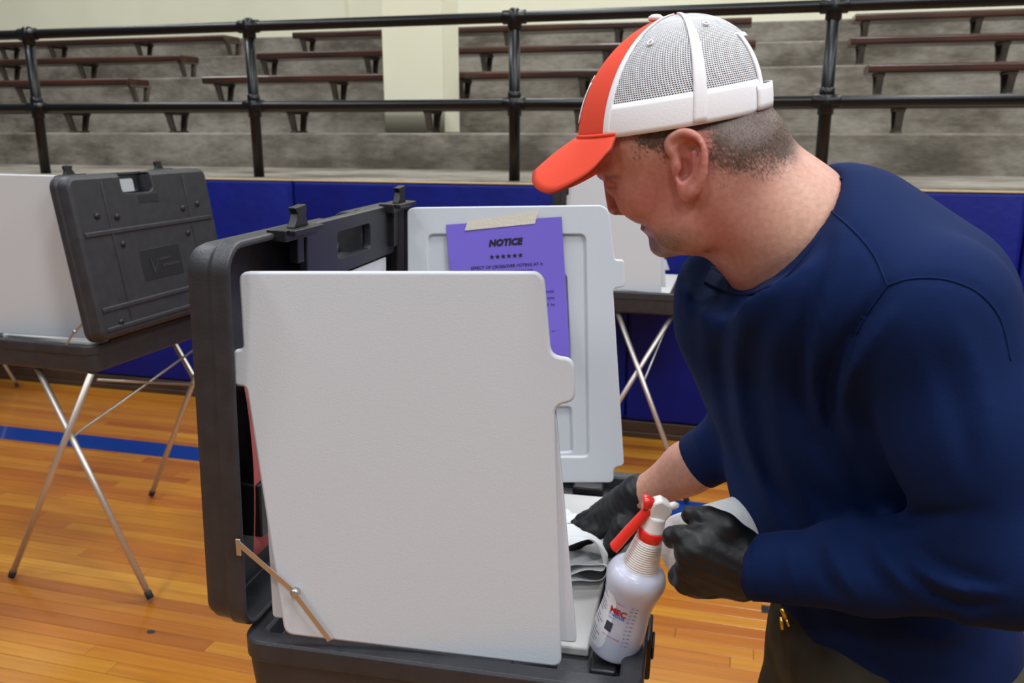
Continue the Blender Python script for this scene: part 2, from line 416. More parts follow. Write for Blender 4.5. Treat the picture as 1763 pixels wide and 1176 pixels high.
while y > -7.0:
    x = -6.2 - random.random()*1.2
    while x < 5.5:
        k = random.randrange(5) if random.random() > 0.2 else 4
        L = lens[k]; cx = x+L/2; x += L
        near = -2.66 < y and -3.9+abs(y)*0.55 < cx+L/2 and cx-L/2 < 1.75 and cnt < 300
        if near:
            o = bpy.data.objects.new('plank', plank_me[k]); COL.objects.link(o); o.parent = floor; o.location = (cx, y, 0); cnt += 1
        else:
            me = plank_me[k]; rest.add([(v.co.x+cx, v.co.y+y, v.co.z) for v in me.vertices], [tuple(p.vertices) for p in me.polygons])
            tints += [random.random()]*len(me.vertices)
    y -= PWID; row += 1
ro = rest.build('plank_field', 'plank', floor); ro['kind'] = 'stuff'
at = ro.data.attributes.new('tint', 'FLOAT', 'POINT'); at.data.foreach_set('value', tints)
MB().box((-6, -0.895, 0.0002), (5.4, -0.735, 0.0009)).build('painted_line', 'line_blue', floor)

MB().lathe([(0.011, 0.0002), (0.010, 0.0007), (0.003, 0.0008)], 9, Matrix.Translation(WMI @ at_z(260, 1088, 0.0)) @ Matrix.Scale(1.4, 4, (1,0,0))).build('scuff_mark', 'rubber', floor)
# small brass-rimmed floor socket and a dark knot of dirt
p = at_z(1327, 1051, 0.0)
fs = empty('floor_socket', p, -WA)
MB().box((-0.03, -0.022, 0.0003), (0.03, 0.022, 0.003)).build('cover_plate', 'case_black', fs, bevel=0.001)
MB().lathe([(0.004, 0.003), (0.012, 0.0045), (0.008, 0.006), (0.003, 0.006)], 16, Matrix.Translation((0.004, 0, 0))).build('ring', 'steel', fs, True)
tag(fs, 'small dark metal socket plate set in the floor left of the trousers', 'floor socket')

# ------------------------------------------------------------------ padded front of the stand
wf = MB().box((-9, 0.06, -0.05), (8, 0.20, 1.24)).build('wall_front', 'cream', matrix=WM); struct(wf)
bb = MB().box((-9, 0.0, 0.0), (8, 0.06, 0.085)).box((-9, -0.012, 0.0), (8, 0.0, 0.03)).build('baseboard_front', 'baseboard', bevel=0.004, matrix=WM); struct(bb)
seams = [-6.6, -4.8, -3.0, -1.24, 0.61, 2.34, 4.15]
padlab = ['blue vinyl wall pad at the left edge, beyond the leftmost booth', 'blue vinyl wall pad furthest left behind the left booth legs',
          'blue vinyl wall pad behind the dark lid of the left voting booth', 'blue vinyl wall pad behind the purple notice, between the two booths',
          "blue vinyl wall pad behind the person's shoulder", 'blue vinyl wall pad at the right edge of the picture']
for i in range(len(seams)-1):
    x0, x1 = seams[i]+0.004, seams[i+1]-0.004; cx = (x0+x1)/2
    mb = MB(); w, h = x1-x0, 1.285-0.088; loops = []
    for yy, ins in ((0.058, 0.0), (0.014, 0.0), (0.004, 0.006), (0.0, 0.016)):
        loops.append([Vector((qx, yy, 0.6865+qz)) for qx, qz in rrect(w-2*ins, h-2*ins, 0.012, 3)])
    mb.loft(loops)
    root = empty('wall_pad'); root.matrix_basis = WM @ Matrix.Translation((cx, 0, 0))
    mb.build('cover', 'pad', root, True)
    md = root.children[0].modifiers.new('e', 'EDGE_SPLIT'); md.split_angle = math.radians(50)
    MB().box((-w/2, 0.002, 1.2855), (w/2, 0.058, 1.291)).build('top_strip', 'pad_edge', root)
    tag(root, padlab[i], 'wall pad', 'blue pads along the stand')

# ------------------------------------------------------------------ concrete stand with a railing
RISE, RUN, B1, Z0 = 0.239, 0.70, 1.30, 1.297
st = empty('concrete_stand'); st.matrix_basis = WM; struct(st)
walk = MB().box((-9, 0.06, 1.20), (8, B1+0.05, Z0)).build('walkway', 'concrete', st, bevel=0.012)
for k in range(5):
    b0 = B1+RUN*k; z1 = Z0+RISE*(k+1)
    MB().box((-13, b0, z1-RISE-0.06), (9, b0+RUN+0.05, z1)).build('step', 'concrete', st, bevel=0.014)
wb = MB().box((-14, B1+RUN*5+0.02-0.35, 1.2), (10, B1+RUN*5+0.3, 6.5)).build('wall_back', 'cream', matrix=WM); struct(wb)
# the pillar on the first step
pa = wall_pt(659, 120, 1.62).x; pb = wall_pt(764, 120, 1.62).x
pl = MB().box((pa, 1.62, Z0+RISE), (pb, 1.95, 6.4)).build('pillar', 'cream', matrix=WM, bevel=0.006); struct(pl)
tr = MB().box((-3.0, B1+RUN*5-0.345, 2.45), (-2.985, B1+RUN*5-0.32, 6.4)).build('trim_1', 'cream', matrix=WM); struct(tr)

# railing
rl = empty('pipe_railing'); rl.matrix_basis = WM @ Matrix.Translation((0, 0.12, Z0))
posts = [-4.455, -2.97, -1.51, -0.02, 1.475, 2.96]
for i, x in enumerate(posts):
    p = MB().tube([(x, 0, 0), (x, 0, 0.79)], 0.029, 16).build('post', 'rail', rl, True, angle=60)
    for z in (0.385, 0.80):
        f = MB()
        f.tube([(x-0.062, 0, z), (x-0.058, 0, z), (x+0.058, 0, z), (x+0.062, 0, z)], [0.028, 0.034, 0.034, 0.028], 16)
        f.tube([(x, 0, z-0.062), (x, 0, z-0.058), (x, 0, z+0.028), (x, 0, z+0.042)], [0.03, 0.036, 0.035, 0.02], 16)
        if z < 0.6: f.tube([(x, 0, z), (x, 0, z+0.058), (x, 0, z+0.062)], [0.035, 0.035, 0.03], 16)
        f.build('fitting', 'rail', p, True)
MB().tube([(-7, 0, 0.80), (-2, 0, 0.80), (6, 0, 0.80)], 0.027, 16).build('top_rail', 'rail', rl, True)
MB().tube([(-7, 0, 0.385), (-2, 0, 0.385), (6, 0, 0.385)], 0.026, 16).build('middle_rail', 'rail', rl, True)
tag(rl, 'black painted pipe railing with two rails along the front of the stand', 'railing')

# benches
def bench(row, a0, a1, legs, label):
    b = B1+RUN*(row-1)+0.05; z = Z0+RISE*row
    root = empty('bench'); root.matrix_basis = WM @ Matrix.Translation(((a0+a1)/2, b, z)); hw = (a1-a0)/2; c0 = (a0+a1)/2
    hs = 0.140
    mb = MB(); prof = [(-0.035, hs), (-0.045, hs+0.012), (-0.045, hs+0.045), (-0.035, hs+0.056), (0.225, hs+0.056), (0.235, hs+0.045), (0.235, hs+0.01), (0.225, hs)]
    mb.loft([[Vector((x+ (0.0), y, zz)) for y, zz in prof] for x in (-hw, hw)])
    mb.build('seat_board', 'bench', root, bevel=0.004)
    for a in legs:
        x = a-c0; lg = MB(); t = 0.022
        lg.loft([[Vector((x+sx*t*k, y0+dy, zz)) for sx, dy in ((-1,0),(1,0),(1,0.03),(-1,0.03))] for y0, zz, k in ((0.03, 0, 0.8), (-0.01, hs*0.8, 1.0), (-0.02, hs, 1.3))])
        lg.loft([[Vector((x+sx*t*k, y0-dy, zz)) for sx, dy in ((-1,0),(1,0),(1,0.03),(-1,0.03))] for y0, zz, k in ((0.17, 0, 0.8), (0.20, hs*0.8, 1.0), (0.215, hs, 1.3))])
        lg.box((x-t, 0.01, 0), (x+t, 0.19, 0.012)); lg.box((x-t, -0.02, hs-0.014), (x+t, 0.215, hs))
        lg.build('bracket', 'bracket', root, bevel=0.003)
    tag(root, label, 'bench', 'wooden benches of the stand')
def wx(px, py, row): return wall_pt(px, py, B1+RUN*(row-1)+0.05).x
r1 = [wx(q, 215, 1) for q in (119, 292, 502, 737, 995, 1270, 1548)]
bench(1, r1[0]-2.6, r1[-1]+2.0, [r1[0]-1.1]+r1+[r1[-1]+0.95], 'lowest long bench of the stand, hidden behind the middle rail')
def brow(row, py, l_end, m0, m1, r0, legs_l, legs_m, legs_r, word):
    wx_ = lambda q: wall_pt(q, py, B1+RUN*(row-1)+0.285).x
    L = lambda qs: [wx(q-8 if q < 1292 else q+6, py, row) for q in qs]
    bench(row, -9.0, wx_(l_end), L(legs_l)+[-6.5], word+' bench of the section left of the left aisle')
    bench(row, wx(m0, py, row), wx_(m1), L(legs_m), word+' bench of the middle section behind the pillar')
    bench(row, wx_(r0), 5.6, L(legs_r)+[4.6], word+' bench of the section right of the person\'s cap')
brow(2, 150, 258, 354, 1306, 1484, (40, 235), (383, 582, 800, 1010, 1270), (1508, 1735), 'second lowest')
brow(3, 110, 343, 440, 1299, 1455, (10, 145, 320), (462, 640, 840, 1050, 1265), (1476, 1722), 'third lowest')
brow(4, 80, 414, 508, 1292, 1462, (95, 245, 400), (530, 700, 880, 1070, 1260), (1482, 1675), 'fourth lowest')
#brow(5, 45, 470, 560, 1290, 1466, (150, 300, 450), (590, 740, 900, 1080, 1255), (1482, 1670), 'topmost')
# ------------------------------------------------------------------ the voting booth (a fold-out case on crossed legs)
LH = 0.532
LX, LY, RZ, TB = 0.545, 0.694, 0.88, 0.785
BYAW = -math.radians(12.0)
BM = Matrix.Translation((-0.035, 1.302, 0)) @ Matrix.Rotation(BYAW, 4, 'Z'); BMI = BM.inverted()
def arc_poly(pts, r=0.008, n=4):           # rounds the corners of a polygon
    out = []; m = len(pts)
    for i in range(m):
        p = Vector(pts[i]); a = Vector(pts[i-1]); b = Vector(pts[(i+1) % m]); da = (a-p); db = (b-p)
        rr = min(r, da.length*0.45, db.length*0.45); p0 = p+da.normalized()*rr; p1 = p+db.normalized()*rr
        for k in range(n+1):
            t = k/n; out.append(tuple(p0*(1-t)**2+p*2*t*(1-t)+p1*t*t))
    return out
def shell(name, w, h, r, prof, m, parent, matrix):    # open rounded tray: prof = [(inset, z)...]
    mb = MB(); mb.loft([[Vector((x, y, z)) for x, y in rrect(w-2*i, h-2*i, max(r-i, 0.006), 9)] for i, z in prof])
    return mb.build(name, m, parent, bevel=0.0025, seg=2, angle=30, matrix=matrix)

def make_booth():
    root = empty('voting_booth')
    # base tray
    tray = shell('tray', LX, LY, 0.035, [(0.02, TB), (0.008, TB+0.008), (0.004, TB+0.05), (0.004, TB+0.062), (0.0, TB+0.066), (0.0, RZ-0.004), (0.003, RZ), (0.026, RZ), (0.030, RZ-0.004), (0.033, RZ-0.026), (0.034, RZ-0.027)], 'case', root, Matrix())
    MB().box((-LX/2+0.06, -0.25, RZ-0.0275), (0.196, LY/2-0.10, RZ-0.012)).build('writing_surface', 'writing', root, bevel=0.004)
    MB().box((0.201, -LY/2+0.06, RZ-0.0275), (LX/2-0.037, LY/2-0.06, RZ-0.018)).build('side_ledge', 'case_smooth', root, bevel=0.003)
    for sy in (-1, 1):
        MB().box((0.098, sy*(LY/2-0.05)-0.018, RZ-0.0275), (0.158, sy*(LY/2-0.05)+0.018, RZ-0.012)).build('panel_socket', 'case_smooth', root, bevel=0.004)
        c = empty('latch_catch', (LX/2, sy*0.19, RZ-0.04), 0, root)
        MB().box((-0.004, -0.035, -0.028), (0.005, 0.035, 0.034)).build('plate', 'case_black', c, bevel=0.003)
        MB().box((0.005, -0.022, -0.004), (0.009, 0.022, 0.014)).build('hook', 'case_smooth', c, bevel=0.002)
    MB().tube([(-LX/2-0.006, -LY/2+0.08, RZ+0.004), (-LX/2-0.006, LY/2-0.08, RZ+0.004)], 0.006, 10).build('hinge', 'case_black', root, True)
    # lid, standing at the back: local x of the lid = -y of booth .. built in (u = y, v = z) with depth along -x
    tilt = math.radians(2.0)
    LMx = Matrix.Translation((-LX/2+0.014, 0, RZ+0.006)) @ Matrix.Rotation(tilt, 4, 'Y') @ Matrix.Translation((0, 0, LH/2)) @ Matrix(((0,0,-1,0),(1,0,0,0),(0,1,0,0),(0,0,0,1)))
    # in the lid frame: x = along the booth's y, y = up, z = outwards (away from the voter); rim at z = 0, outer face at z = 0.066
    T = 0.066
    mb = MB(); mb.loft([[Vector((x, y, z)) for x, y in rrect(LY-2*i, LH-2*i, max(0.04-i, 0.006), 9)] for i, z in
        [(0.012, T-0.012), (0.009, 0.003), (0.007, 0.0), (0.003, 0.0), (0.0, 0.003), (0.0, 0.024), (0.004, 0.028), (0.005, T-0.016), (0.010, T-0.006), (0.02, T)]], True, True)
    lid = mb.build('lid', 'case', root, bevel=0.0, matrix=LMx)
    # notch for the handle
    cm = MB(); cm.loft([[Vector((x, y, z)) for x, y in rrect(0.15, 0.16, 0.02, 5, 0.04, LH/2+0.005)] for z in (0.016, T+0.05)])
    cutter = cm.build('cutter', 'case', root, matrix=LMx)
    cut(lid, [cutter])
    lid.data.polygons.foreach_set('use_smooth', [True]*len(lid.data.polygons)); lid.data.set_sharp_from_angle(angle=math.radians(28))
    md = lid.modifiers.new('bevel', 'BEVEL'); md.width = 0.004; md.segments = 2; md.limit_method = 'ANGLE'; md.angle_limit = math.radians(40)
    # notch floor and cheeks so that the shell is closed there
    nb = MB()
    nb.box((-0.041, LH/2-0.082, 0.012), (0.121, LH/2-0.075, T-0.004)); nb.box((-0.041, LH/2-0.082, 0.012), (-0.0345, LH/2-0.014, T-0.004)); nb.box((0.1145, LH/2-0.082, 0.012), (0.121, LH/2-0.014, T-0.004))
    nb.build('handle_recess', 'case', lid, bevel=0.002)
    # handle plate with its hole, inside the lid near the top
    hp = MB(); o1 = rrect(0.37, 0.088, 0.006, 3, 0.055, LH/2-0.045); o2 = rrect(0.140, 0.044, 0.008, 3, 0.050, LH/2-0.044)
    n = len(o1)
    hp.v = [(x, y, z) for z in (-0.001, 0.012) for l in (o1, o2) for x, y in l]
    for i in range(n):
        j = (i+1) % n
        hp.f += [(i, j, n+j, n+i), (2*n+i, 3*n+i, 3*n+j, 2*n+j), (i, 2*n+i, 2*n+j, j), (n+i, n+j, 3*n+j, 3*n+i)]
    hp.build('handle_plate', 'case_smooth', lid, bevel=0.0015)
    MB().box((-0.12, LH/2-0.40, 0.002), (0.205, LH/2-0.094, 0.006)).build('instruction_board', 'paper_label', lid)
    tv = MB()
    for k, s in enumerate(('INSERT BALLOT', 'COMPLETELY', 'HERE')):
        vs, fsx = text_mesh(s, 0.0075, 'RIGHT'); tv.add([(x+0.192, y+LH/2-0.122-0.0090*k, 0.0014) for x, y, z in vs], fsx)
    tx = tv.build('print', 'ink', lid); tx['kind'] = 'stuff'
    # ribs, bolts and emblem of the outer face
    zt = T
    for yy in (0.075, -0.165): MB().box((-LY/2+0.03, yy-0.008, zt-0.004), (LY/2-0.03, yy+0.008, zt+0.005)).build('rib', 'case', lid, bevel=0.003)
    for xx in (-0.20, 0.20):
        MB().box((xx-0.004, -LH/2+0.03, zt-0.004), (xx+0.004, LH/2-0.03, zt+0.003)).build('rib', 'case', lid, bevel=0.002)
    MB().box((-LY/2+0.03, -LH/2+0.03, zt-0.004), (LY/2-0.03, -LH/2+0.044, zt+0.005)).build('rib', 'case', lid, bevel=0.003)
    for bx_, by_ in ((-0.25,0.13),(-0.165,0.12),(0.165,0.12),(0.25,0.13),(-0.165,0.03),(0.165,0.03),(-0.25,-0.215),(0.25,-0.215)):
        bt = MB().lathe([(0.011, -0.002), (0.011, 0.003), (0.007, 0.006), (0.004, 0.007)], 12, Matrix.Translation((bx_, by_, zt))).build('bolt', 'case_black', lid, True)
    em = MB().box((-0.10, -0.105, zt-0.003), (0.10, 0.0, zt+0.0015)).build('emblem_plate', 'case_smooth', lid, bevel=0.001)
    e2 = MB(); vs, fsx = text_mesh('V', 0.07, 'CENTER', 0.25, 0.001); e2.add([(0.05-x, y-0.085, zt+0.0035) for x, y, z in vs], fsx)
    e2.box((-0.05, -0.045, zt+0.001), (0.015, -0.037, zt+0.0035)); e2.box((-0.085, -0.07, zt+0.001), (0.005, -0.06, zt+0.0035))
    e2.build('emblem', 'case', em)
    MB().box((-0.05, 0.155, zt-0.003), (0.05, 0.185, zt+0.0012)).build('emblem_plate', 'case_smooth', lid, bevel=0.001)
    # latches on the lid's top edge
    for xx in (-0.175, 0.245):
        la = MB(); M0 = LH/2
        la.box((xx-0.05, M0-0.012, -0.016), (xx+0.05, M0+0.004, 0.012))
        la.box((xx-0.045, M0-0.004, -0.028), (xx+0.045, M0+0.004, -0.018))
        pr = [(-0.024, 0.0), (0.022, 0.0), (0.014, 0.012), (0.017, 0.026), (0.013, 0.030), (-0.020, 0.027), (-0.012, 0.019), (-0.016, 0.010)]
        la.loft([[Vector((xx+u, M0+0.004+v, z)) for u, v in pr] for z in (-0.016, -0.004)])
        la.box((xx-0.035, M0-0.075, -0.012), (xx-0.012, M0-0.008, 0.006)) if xx > 0 else la.box((xx+0.01, M0-0.05, -0.004), (xx+0.03, M0-0.008, 0.01))
        la.build('latch', 'case_black', lid, bevel=0.0015)
    MB().box((0.255, LH/2-0.13, -0.004), (0.290, LH/2-0.005, 0.04)).build('lid_block', 'case_black', lid, bevel=0.003)
    MB().box((-0.27, -0.16, 0.012), (-0.20, -0.08, 0.05)).build('lid_block', 'case_black', lid, bevel=0.003)
    # side panels: traced in their own planes
    def panel(p0, yaw, lean, outline, thick, name, r=0.011):
        nx = Vector((math.cos(yaw), math.sin(yaw), 0)); hn = Vector((-math.sin(yaw), math.cos(yaw), 0)); up = (Vector((0,0,1))*math.cos(lean)+hn*math.sin(lean)); nn = nx.cross(up)   # nn points to the camera
        pts = [on_plane(px, py, p0, nn) for px, py in outline]
        poly = [((q-p0).dot(nx), (q-p0).dot(up)) for q in pts]
        M = Matrix.Translation(p0) @ Matrix((nx, up, nn)).transposed().to_4x4()
        return M, poly
    p0 = W(675, 468, 1.040)
    near_main = [(413,467),(926,467),(938,480),(949,612),(989,616),(991,690),(955,697),(967,1146),(492,1089),(426,664),(405,664),(404,601),(421,600)]
    M, poly = panel(p0, math.radians(-5.0), math.radians(4.0), near_main, 0.012, 'n')
    def plate(poly, M, r, t0, t1, name, par, bev=0.0035):
        pp = arc_poly(poly, r); return MB().loft([[Vector((x, y, z)) for x, y in pp] for z in (t0, t1)]).build(name, 'panel', par, bevel=bev, seg=3, angle=40, matrix=BMI @ M)
    sp = plate(poly, M, 0.013, -0.006, 0.006, 'side_panel', root)
    flange = [(440,640),(950,640),(956,700),(993,1112),(466,1068)]
    M2, poly2 = panel(p0, math.radians(-5.0), math.radians(4.0), flange, 0.01, 'n')
    fl = plate(poly2, Matrix(), 0.006, -0.020, -0.007, 'panel_flange', sp, 0.002); fl.matrix_basis = Matrix()
    p1 = W(870, 356, 1.575)
    far_out = [(702,362),(712,357),(1036,353),(1048,362),(1058,448),(1074,446),(1076,494),(1055,495),(1074,800),(1056,803),(1056,829),(716,829),(716,500),(703,500)]
    M3, poly3 = panel(p1, math.radians(-3.0), math.radians(3.5), far_out, 0.012, 'f')
    fp = plate(poly3, M3, 0.010, -0.008, 0.008, 'side_panel', root, 0.0)
    def cutp(outl, r, depth):
        _, pl_ = panel(p1, math.radians(-3.0), math.radians(3.5), outl, 0, 'c'); pp = arc_poly(pl_, r)
        return MB().loft([[Vector((x, y, z)) for x, y in pp] for z in (depth, 0.05)]).build('cutter', 'panel', root, matrix=BMI @ M3)
    cut(fp, [cutp([(738,403),(1008,403),(1014,785),(738,785)], 0.012, 0.002)])
    cut(fp, [cutp([(770,470),(975,470),(985,690),(770,690)], 0.012, -0.003), cutp([(930,700),(984,700),(986,778),(930,782)], 0.008, -0.004)])
    md = fp.modifiers.new('bevel', 'BEVEL'); md.width = 0.0025; md.segments = 3; md.limit_method = 'ANGLE'; md.angle_limit = math.radians(40)
    # struts of the lid
    for sy in (-1, 1):
        yy = sy*(LY/2-0.008)
        a = Vector((-LX/2-0.012, yy-0.004*sy, RZ+0.105)); b = Vector((-LX/2+0.062, yy, RZ+0.045)); c = Vector((-LX/2+0.108, yy+0.002*sy, RZ-0.012))
        if sy < 0:
            q0_ = W(675, 468, 1.040); yw_, ln_ = math.radians(-5.0), math.radians(4.0); nx_ = Vector((math.cos(yw_), math.sin(yw_), 0)); nn_ = nx_.cross(Vector((0,0,1))*math.cos(ln_)+Vector((-math.sin(yw_), math.cos(yw_), 0))*math.sin(ln_))
            a, b, c = [BMI @ on_plane(px, py, q0_+nn_*0.012, nn_) for px, py in ((413,938),(508,1020),(566,1097))]; yy = a.y
        s_ = MB()
        for q0, q1, off in ((a, b, 0.0), (b, c, 0.0022)):
            d = (q1-q0).normalized(); nrm = Vector((0,1,0)); sd = d.cross(nrm).normalized()*0.0036; e = d*0.004
            l0 = [q0-e-sd, q0-e+sd, q1+e+sd, q1+e-sd]
            s_.loft([[p+Vector((0, off*sy-0.0008, 0)) for p in l0], [p+Vector((0, off*sy+0.0008, 0)) for p in l0]])
        so = s_.build('strut', 'steel', root)
        MB().lathe([(0.006, -0.004), (0.006, 0.003), (0.004, 0.005)], 14, Matrix.Translation(b) @ Matrix.Rotation(math.pi/2, 4, 'X')).build('rivet', 'steel', so, True)
        MB().box((a.x-0.006, yy-0.001, a.z-0.016), (a.x+0.001, yy+0.001, a.z+0.008)).build('bracket', 'steel', so, bevel=0.002)
    # crossed legs
    for sy in (-1, 1):
        for k, (xt, xf) in enumerate(((0.0, -0.40), (-0.245, 0.175))):
            yy = sy*(LY/2-0.03) + (0.011 if k else -0.011)
            t = Vector((xt, yy, TB)); f = Vector((xf, yy+sy*0.045, 0.012))
            lg = MB().tube([t, f], 0.0105, 14).build('leg', 'aluminium', root, True)
            MB().tube([f+(t-f)*0.03, f+(t-f)*0.0285, f], [0.0105, 0.0125, 0.012], 12).build('foot_cap', 'rubber', lg, True)
        b_ = MB().tube([(-0.12, sy*(LY/2-0.02), TB*0.695), (-0.235, -sy*(LY/2-0.05), TB-0.03)], 0.005, 8).build('brace', 'steel', root, True)
    return root

booth = make_booth()
booth.matrix_basis = BM
BG = 'folding voting booths on crossed legs'
tag(booth, 'nearest open voting booth with white side panels and dark lid, being wiped by the person', 'voting booth', BG)
def place(rz, corner_local, corner_world, label):
    c = copy_tree(booth); R = Matrix.Rotation(rz, 4, 'Z'); off = R @ Vector(corner_local)
    c.matrix_basis = Matrix.Translation((corner_world[0]-off.x, corner_world[1]-off.y, 0)) @ R; c['label'] = label; return c
lb = place(math.pi-math.radians(17), (-LX/2, LY/2, 0), (-1.345, 2.62), 'voting booth standing at left, its closed dark lid back turned to the camera')
rbth = place(-math.radians(15.3), (-LX/2, -LY/2, 0), (0.205, 3.65), "voting booth standing behind the person's face, against the blue pads")
place(math.pi-math.radians(17), (0, 0, 0), (-3.558, 4.798), 'voting booth cut off at the left edge, only one rear leg in view')

for ch in list(lb.children):                       # this lid leans further in
    if ch.name.startswith('lid'):
        hp0 = Matrix.Translation((-LX/2, 0, RZ)); ch.matrix_basis = hp0 @ Matrix.Rotation(math.radians(6.0), 4, 'Y') @ hp0.inverted() @ ch.matrix_basis
for ch in [c for c in rbth.children if c.name.split('.')[0] in ('leg', 'brace')]:      # this frame is unfolded the other way round
    for g_ in list(ch.children): bpy.data.objects.remove(g_, do_unlink=True)
    bpy.data.objects.remove(ch, do_unlink=True)
for yt, yf in ((-0.30, -0.48), (0.30, 0.38)):
    for k, (xt, xf) in enumerate(((-0.02, 0.33), (0.22, -0.20))):
        t = Vector((xt, yt+(0.011 if k else -0.011), TB)); f = Vector((xf, yf+(0.011 if k else -0.011), 0.012))
        lg = MB().tube([t, f], 0.0105, 14).build('leg', 'aluminium', rbth, True)
        MB().tube([f+(t-f)*0.03, f+(t-f)*0.0285, f], [0.0105, 0.0125, 0.012], 12).build('foot_cap', 'rubber', lg, True)
    MB().tube([(0.11, yt*1.18, TB*0.62), (0.20, -yt*0.9, TB-0.03)], 0.005, 8).build('brace', 'steel', rbth, True)

# ------------------------------------------------------------------ sheets of paper in the nearest booth
yawp = math.radians(-3.0); leanp = math.radians(3.5)
nx = Vector((math.cos(yawp), math.sin(yawp), 0)); hn = Vector((-math.sin(yawp), math.cos(yawp), 0)); up = Vector((0,0,1))*math.cos(leanp)+hn*math.sin(leanp); nn = nx.cross(up)
pp0 = W(870, 356, 1.575)+nn*0.0095
c4 = [on_plane(px, py, pp0, nn) for px, py in ((768,387),(967,373),(982,614),(790,624))]
ex = (c4[1]-c4[0]).normalized(); ey = nn.cross(ex)
pw = (c4[1]-c4[0]).length; ph = (c4[2]-c4[1]).length
PM = Matrix.Translation(c4[0]) @ Matrix((ex, ey, nn)).transposed().to_4x4()
no = empty('notice_sheet'); no.matrix_basis = PM
g = MB(); NU, NV = 10, 12
vs = []
for zz in (0.0, 0.0005):
    for j in range(NV+1):
        for i in range(NU+1):
            u, v = i/NU, j/NV; vs.append((u*pw, -v*ph, 0.0015*math.sin(v*5+u*2)+0.004*(v**2)*u + zz))
fs_ = []
N1 = (NU+1)*(NV+1)
for j in range(NV):
    for i in range(NU):
        a = j*(NU+1)+i; fs_ += [(a, a+NU+1, a+NU+2, a+1), (N1+a, N1+a+1, N1+a+NU+2, N1+a+NU+1)]
g.add(vs, fs_); g.build('sheet', 'paper_violet', no, True)
tx = MB()
def line(s, size, x, y, align='CENTER', **k):
    v_, f_ = text_mesh(s, size, align, **k); tx.add([(a+x, b+y, 0.0015*math.sin(-(b+y)/ph*5+(a+x)/pw*2)+0.004*((b+y)/ph)**2*(a+x)/pw+0.0012) for a, b, c in v_], f_)
cx = pw*0.5
line('NOTICE', 0.0162, cx, -0.045, shear=0.22, offset=0.0010, spacing=1.05)
for k in range(6):
    sx_ = cx+(k-2.5)*0.0107; pts = []
    for q in range(10):
        r = 0.0052 if q % 2 == 0 else 0.0021; a = math.pi/2+q*math.pi/5; pts.append((sx_+r*math.cos(a), -0.0655+r*math.sin(a), 0.0024))
    tx.add(pts+[(sx_, -0.0655, 0.0024)], [(q, (q+1) % 10, 10) for q in range(10)])
line('EFFECT OF CROSSOVER VOTING AT A', 0.0078, cx, -0.0865, offset=0.0001)
line('PRESIDENTIAL PREFERENCE', 0.0078, cx, -0.0985, offset=0.0001)
for k, s in enumerate(('presidential', 'vote', 'would  be')): line(s, 0.0075, pw*0.895, -0.139-0.0125*k, 'RIGHT')
line('after it', 0.0035, pw*0.895, -0.213, 'RIGHT')
tx.build('print', 'ink', no)['kind'] = 'stuff'
tag(no, 'purple paper sheet headed NOTICE taped inside the nearest booth', 'notice')
tc = [on_plane(px, py, pp0+nn*0.003, nn) for px, py in ((805,381),(927,363),(921,385),(800,397))]
tp = MB(); tp.loft([[p-nn*0.0012 for p in tc], [p for p in tc]]); to = tp.build('masking_tape', 'tape')
tag(to, 'strip of pale masking tape holding the purple notice to the panel', 'tape')
# pink sheet inside the lid, seen past the near panel
pk = MB(); LT = BM @ Matrix.Translation((-LX/2-0.010, -LY/2+0.075, RZ+0.02))
NP = 8; l0 = []; l1 = []
for j in range(NP+1):
    t = j/NP; xx = 0.012*math.sin(t*2.6)
    l0.append((xx, 0.0, 0.06+t*0.27)); l1.append((xx+0.004, 0.20, 0.06+t*0.27))
pv = [LT @ Vector(p) for p in l0+l1]; pk.add(pv, [(j, j+1, NP+2+j, NP+1+j) for j in range(NP)])
po = pk.build('pink_sheet', 'paper_pink', smooth=True)
md = po.modifiers.new('s', 'SOLIDIFY'); md.thickness = 0.0006
tag(po, 'pink paper sheet propped inside the dark lid of the nearest booth', 'paper')
# ------------------------------------------------------------------ spray bottle leaning in the tray's corner
B0 = at_z(1053, 1122, RZ-0.0165); T0 = W(1132, 884, 1.07)
bz = (T0-B0).normalized(); bl = (T0-B0).length
bx = (ray(1080, 1050)*-1); bx = (bx-bz*bx.dot(bz)).normalized(); by = bz.cross(bx)       # bx towards the camera
SBM = Matrix.Translation(B0+bz*0.006) @ Matrix((bx, by, bz)).transposed().to_4x4()
S = bl/0.245
sb = empty('spray_bottle'); sb.matrix_basis = SBM @ Matrix.Scale(S, 4)
R = 0.0375
prof = [(0.030, 0.0), (0.0355, 0.003), (R, 0.010), (R, 0.045), (0.0365, 0.06), (0.0350, 0.080), (0.0365, 0.098), (0.0405, 0.116), (0.0425, 0.128), (0.0412, 0.138), (0.036, 0.146), (0.0285, 0.150), (0.026, 0.152)]
body = MB().lathe([tuple(p) for p in spline(prof, 44)], 48).build('bottle_body', 'bottle', sb, True)
nk = [(0.0262, 0.150)]
for k in range(13):
    z = 0.152+k*0.0033; r = 0.0262-0.0068*k/12
    nk += [(r, z), (r, z+0.0018), (r-0.0009, z+0.0022), (r-0.0009, z+0.0031)]
nk += [(0.0185, 0.198)]
MB().lathe(nk, 40).build('ribbed_neck', 'bottle_white', sb, True)
MB().lathe([(0.0175, 0.196), (0.0185, 0.197), (0.0182, 0.2125), (0.0172, 0.2135)], 36).build('collar_ring', 'red', sb, True)
MB().lathe([(0.0165, 0.213), (0.0158, 0.2145), (0.0135, 0.232), (0.0135, 0.236)], 36).build('sprayer_neck', 'bottle_white', sb, True)
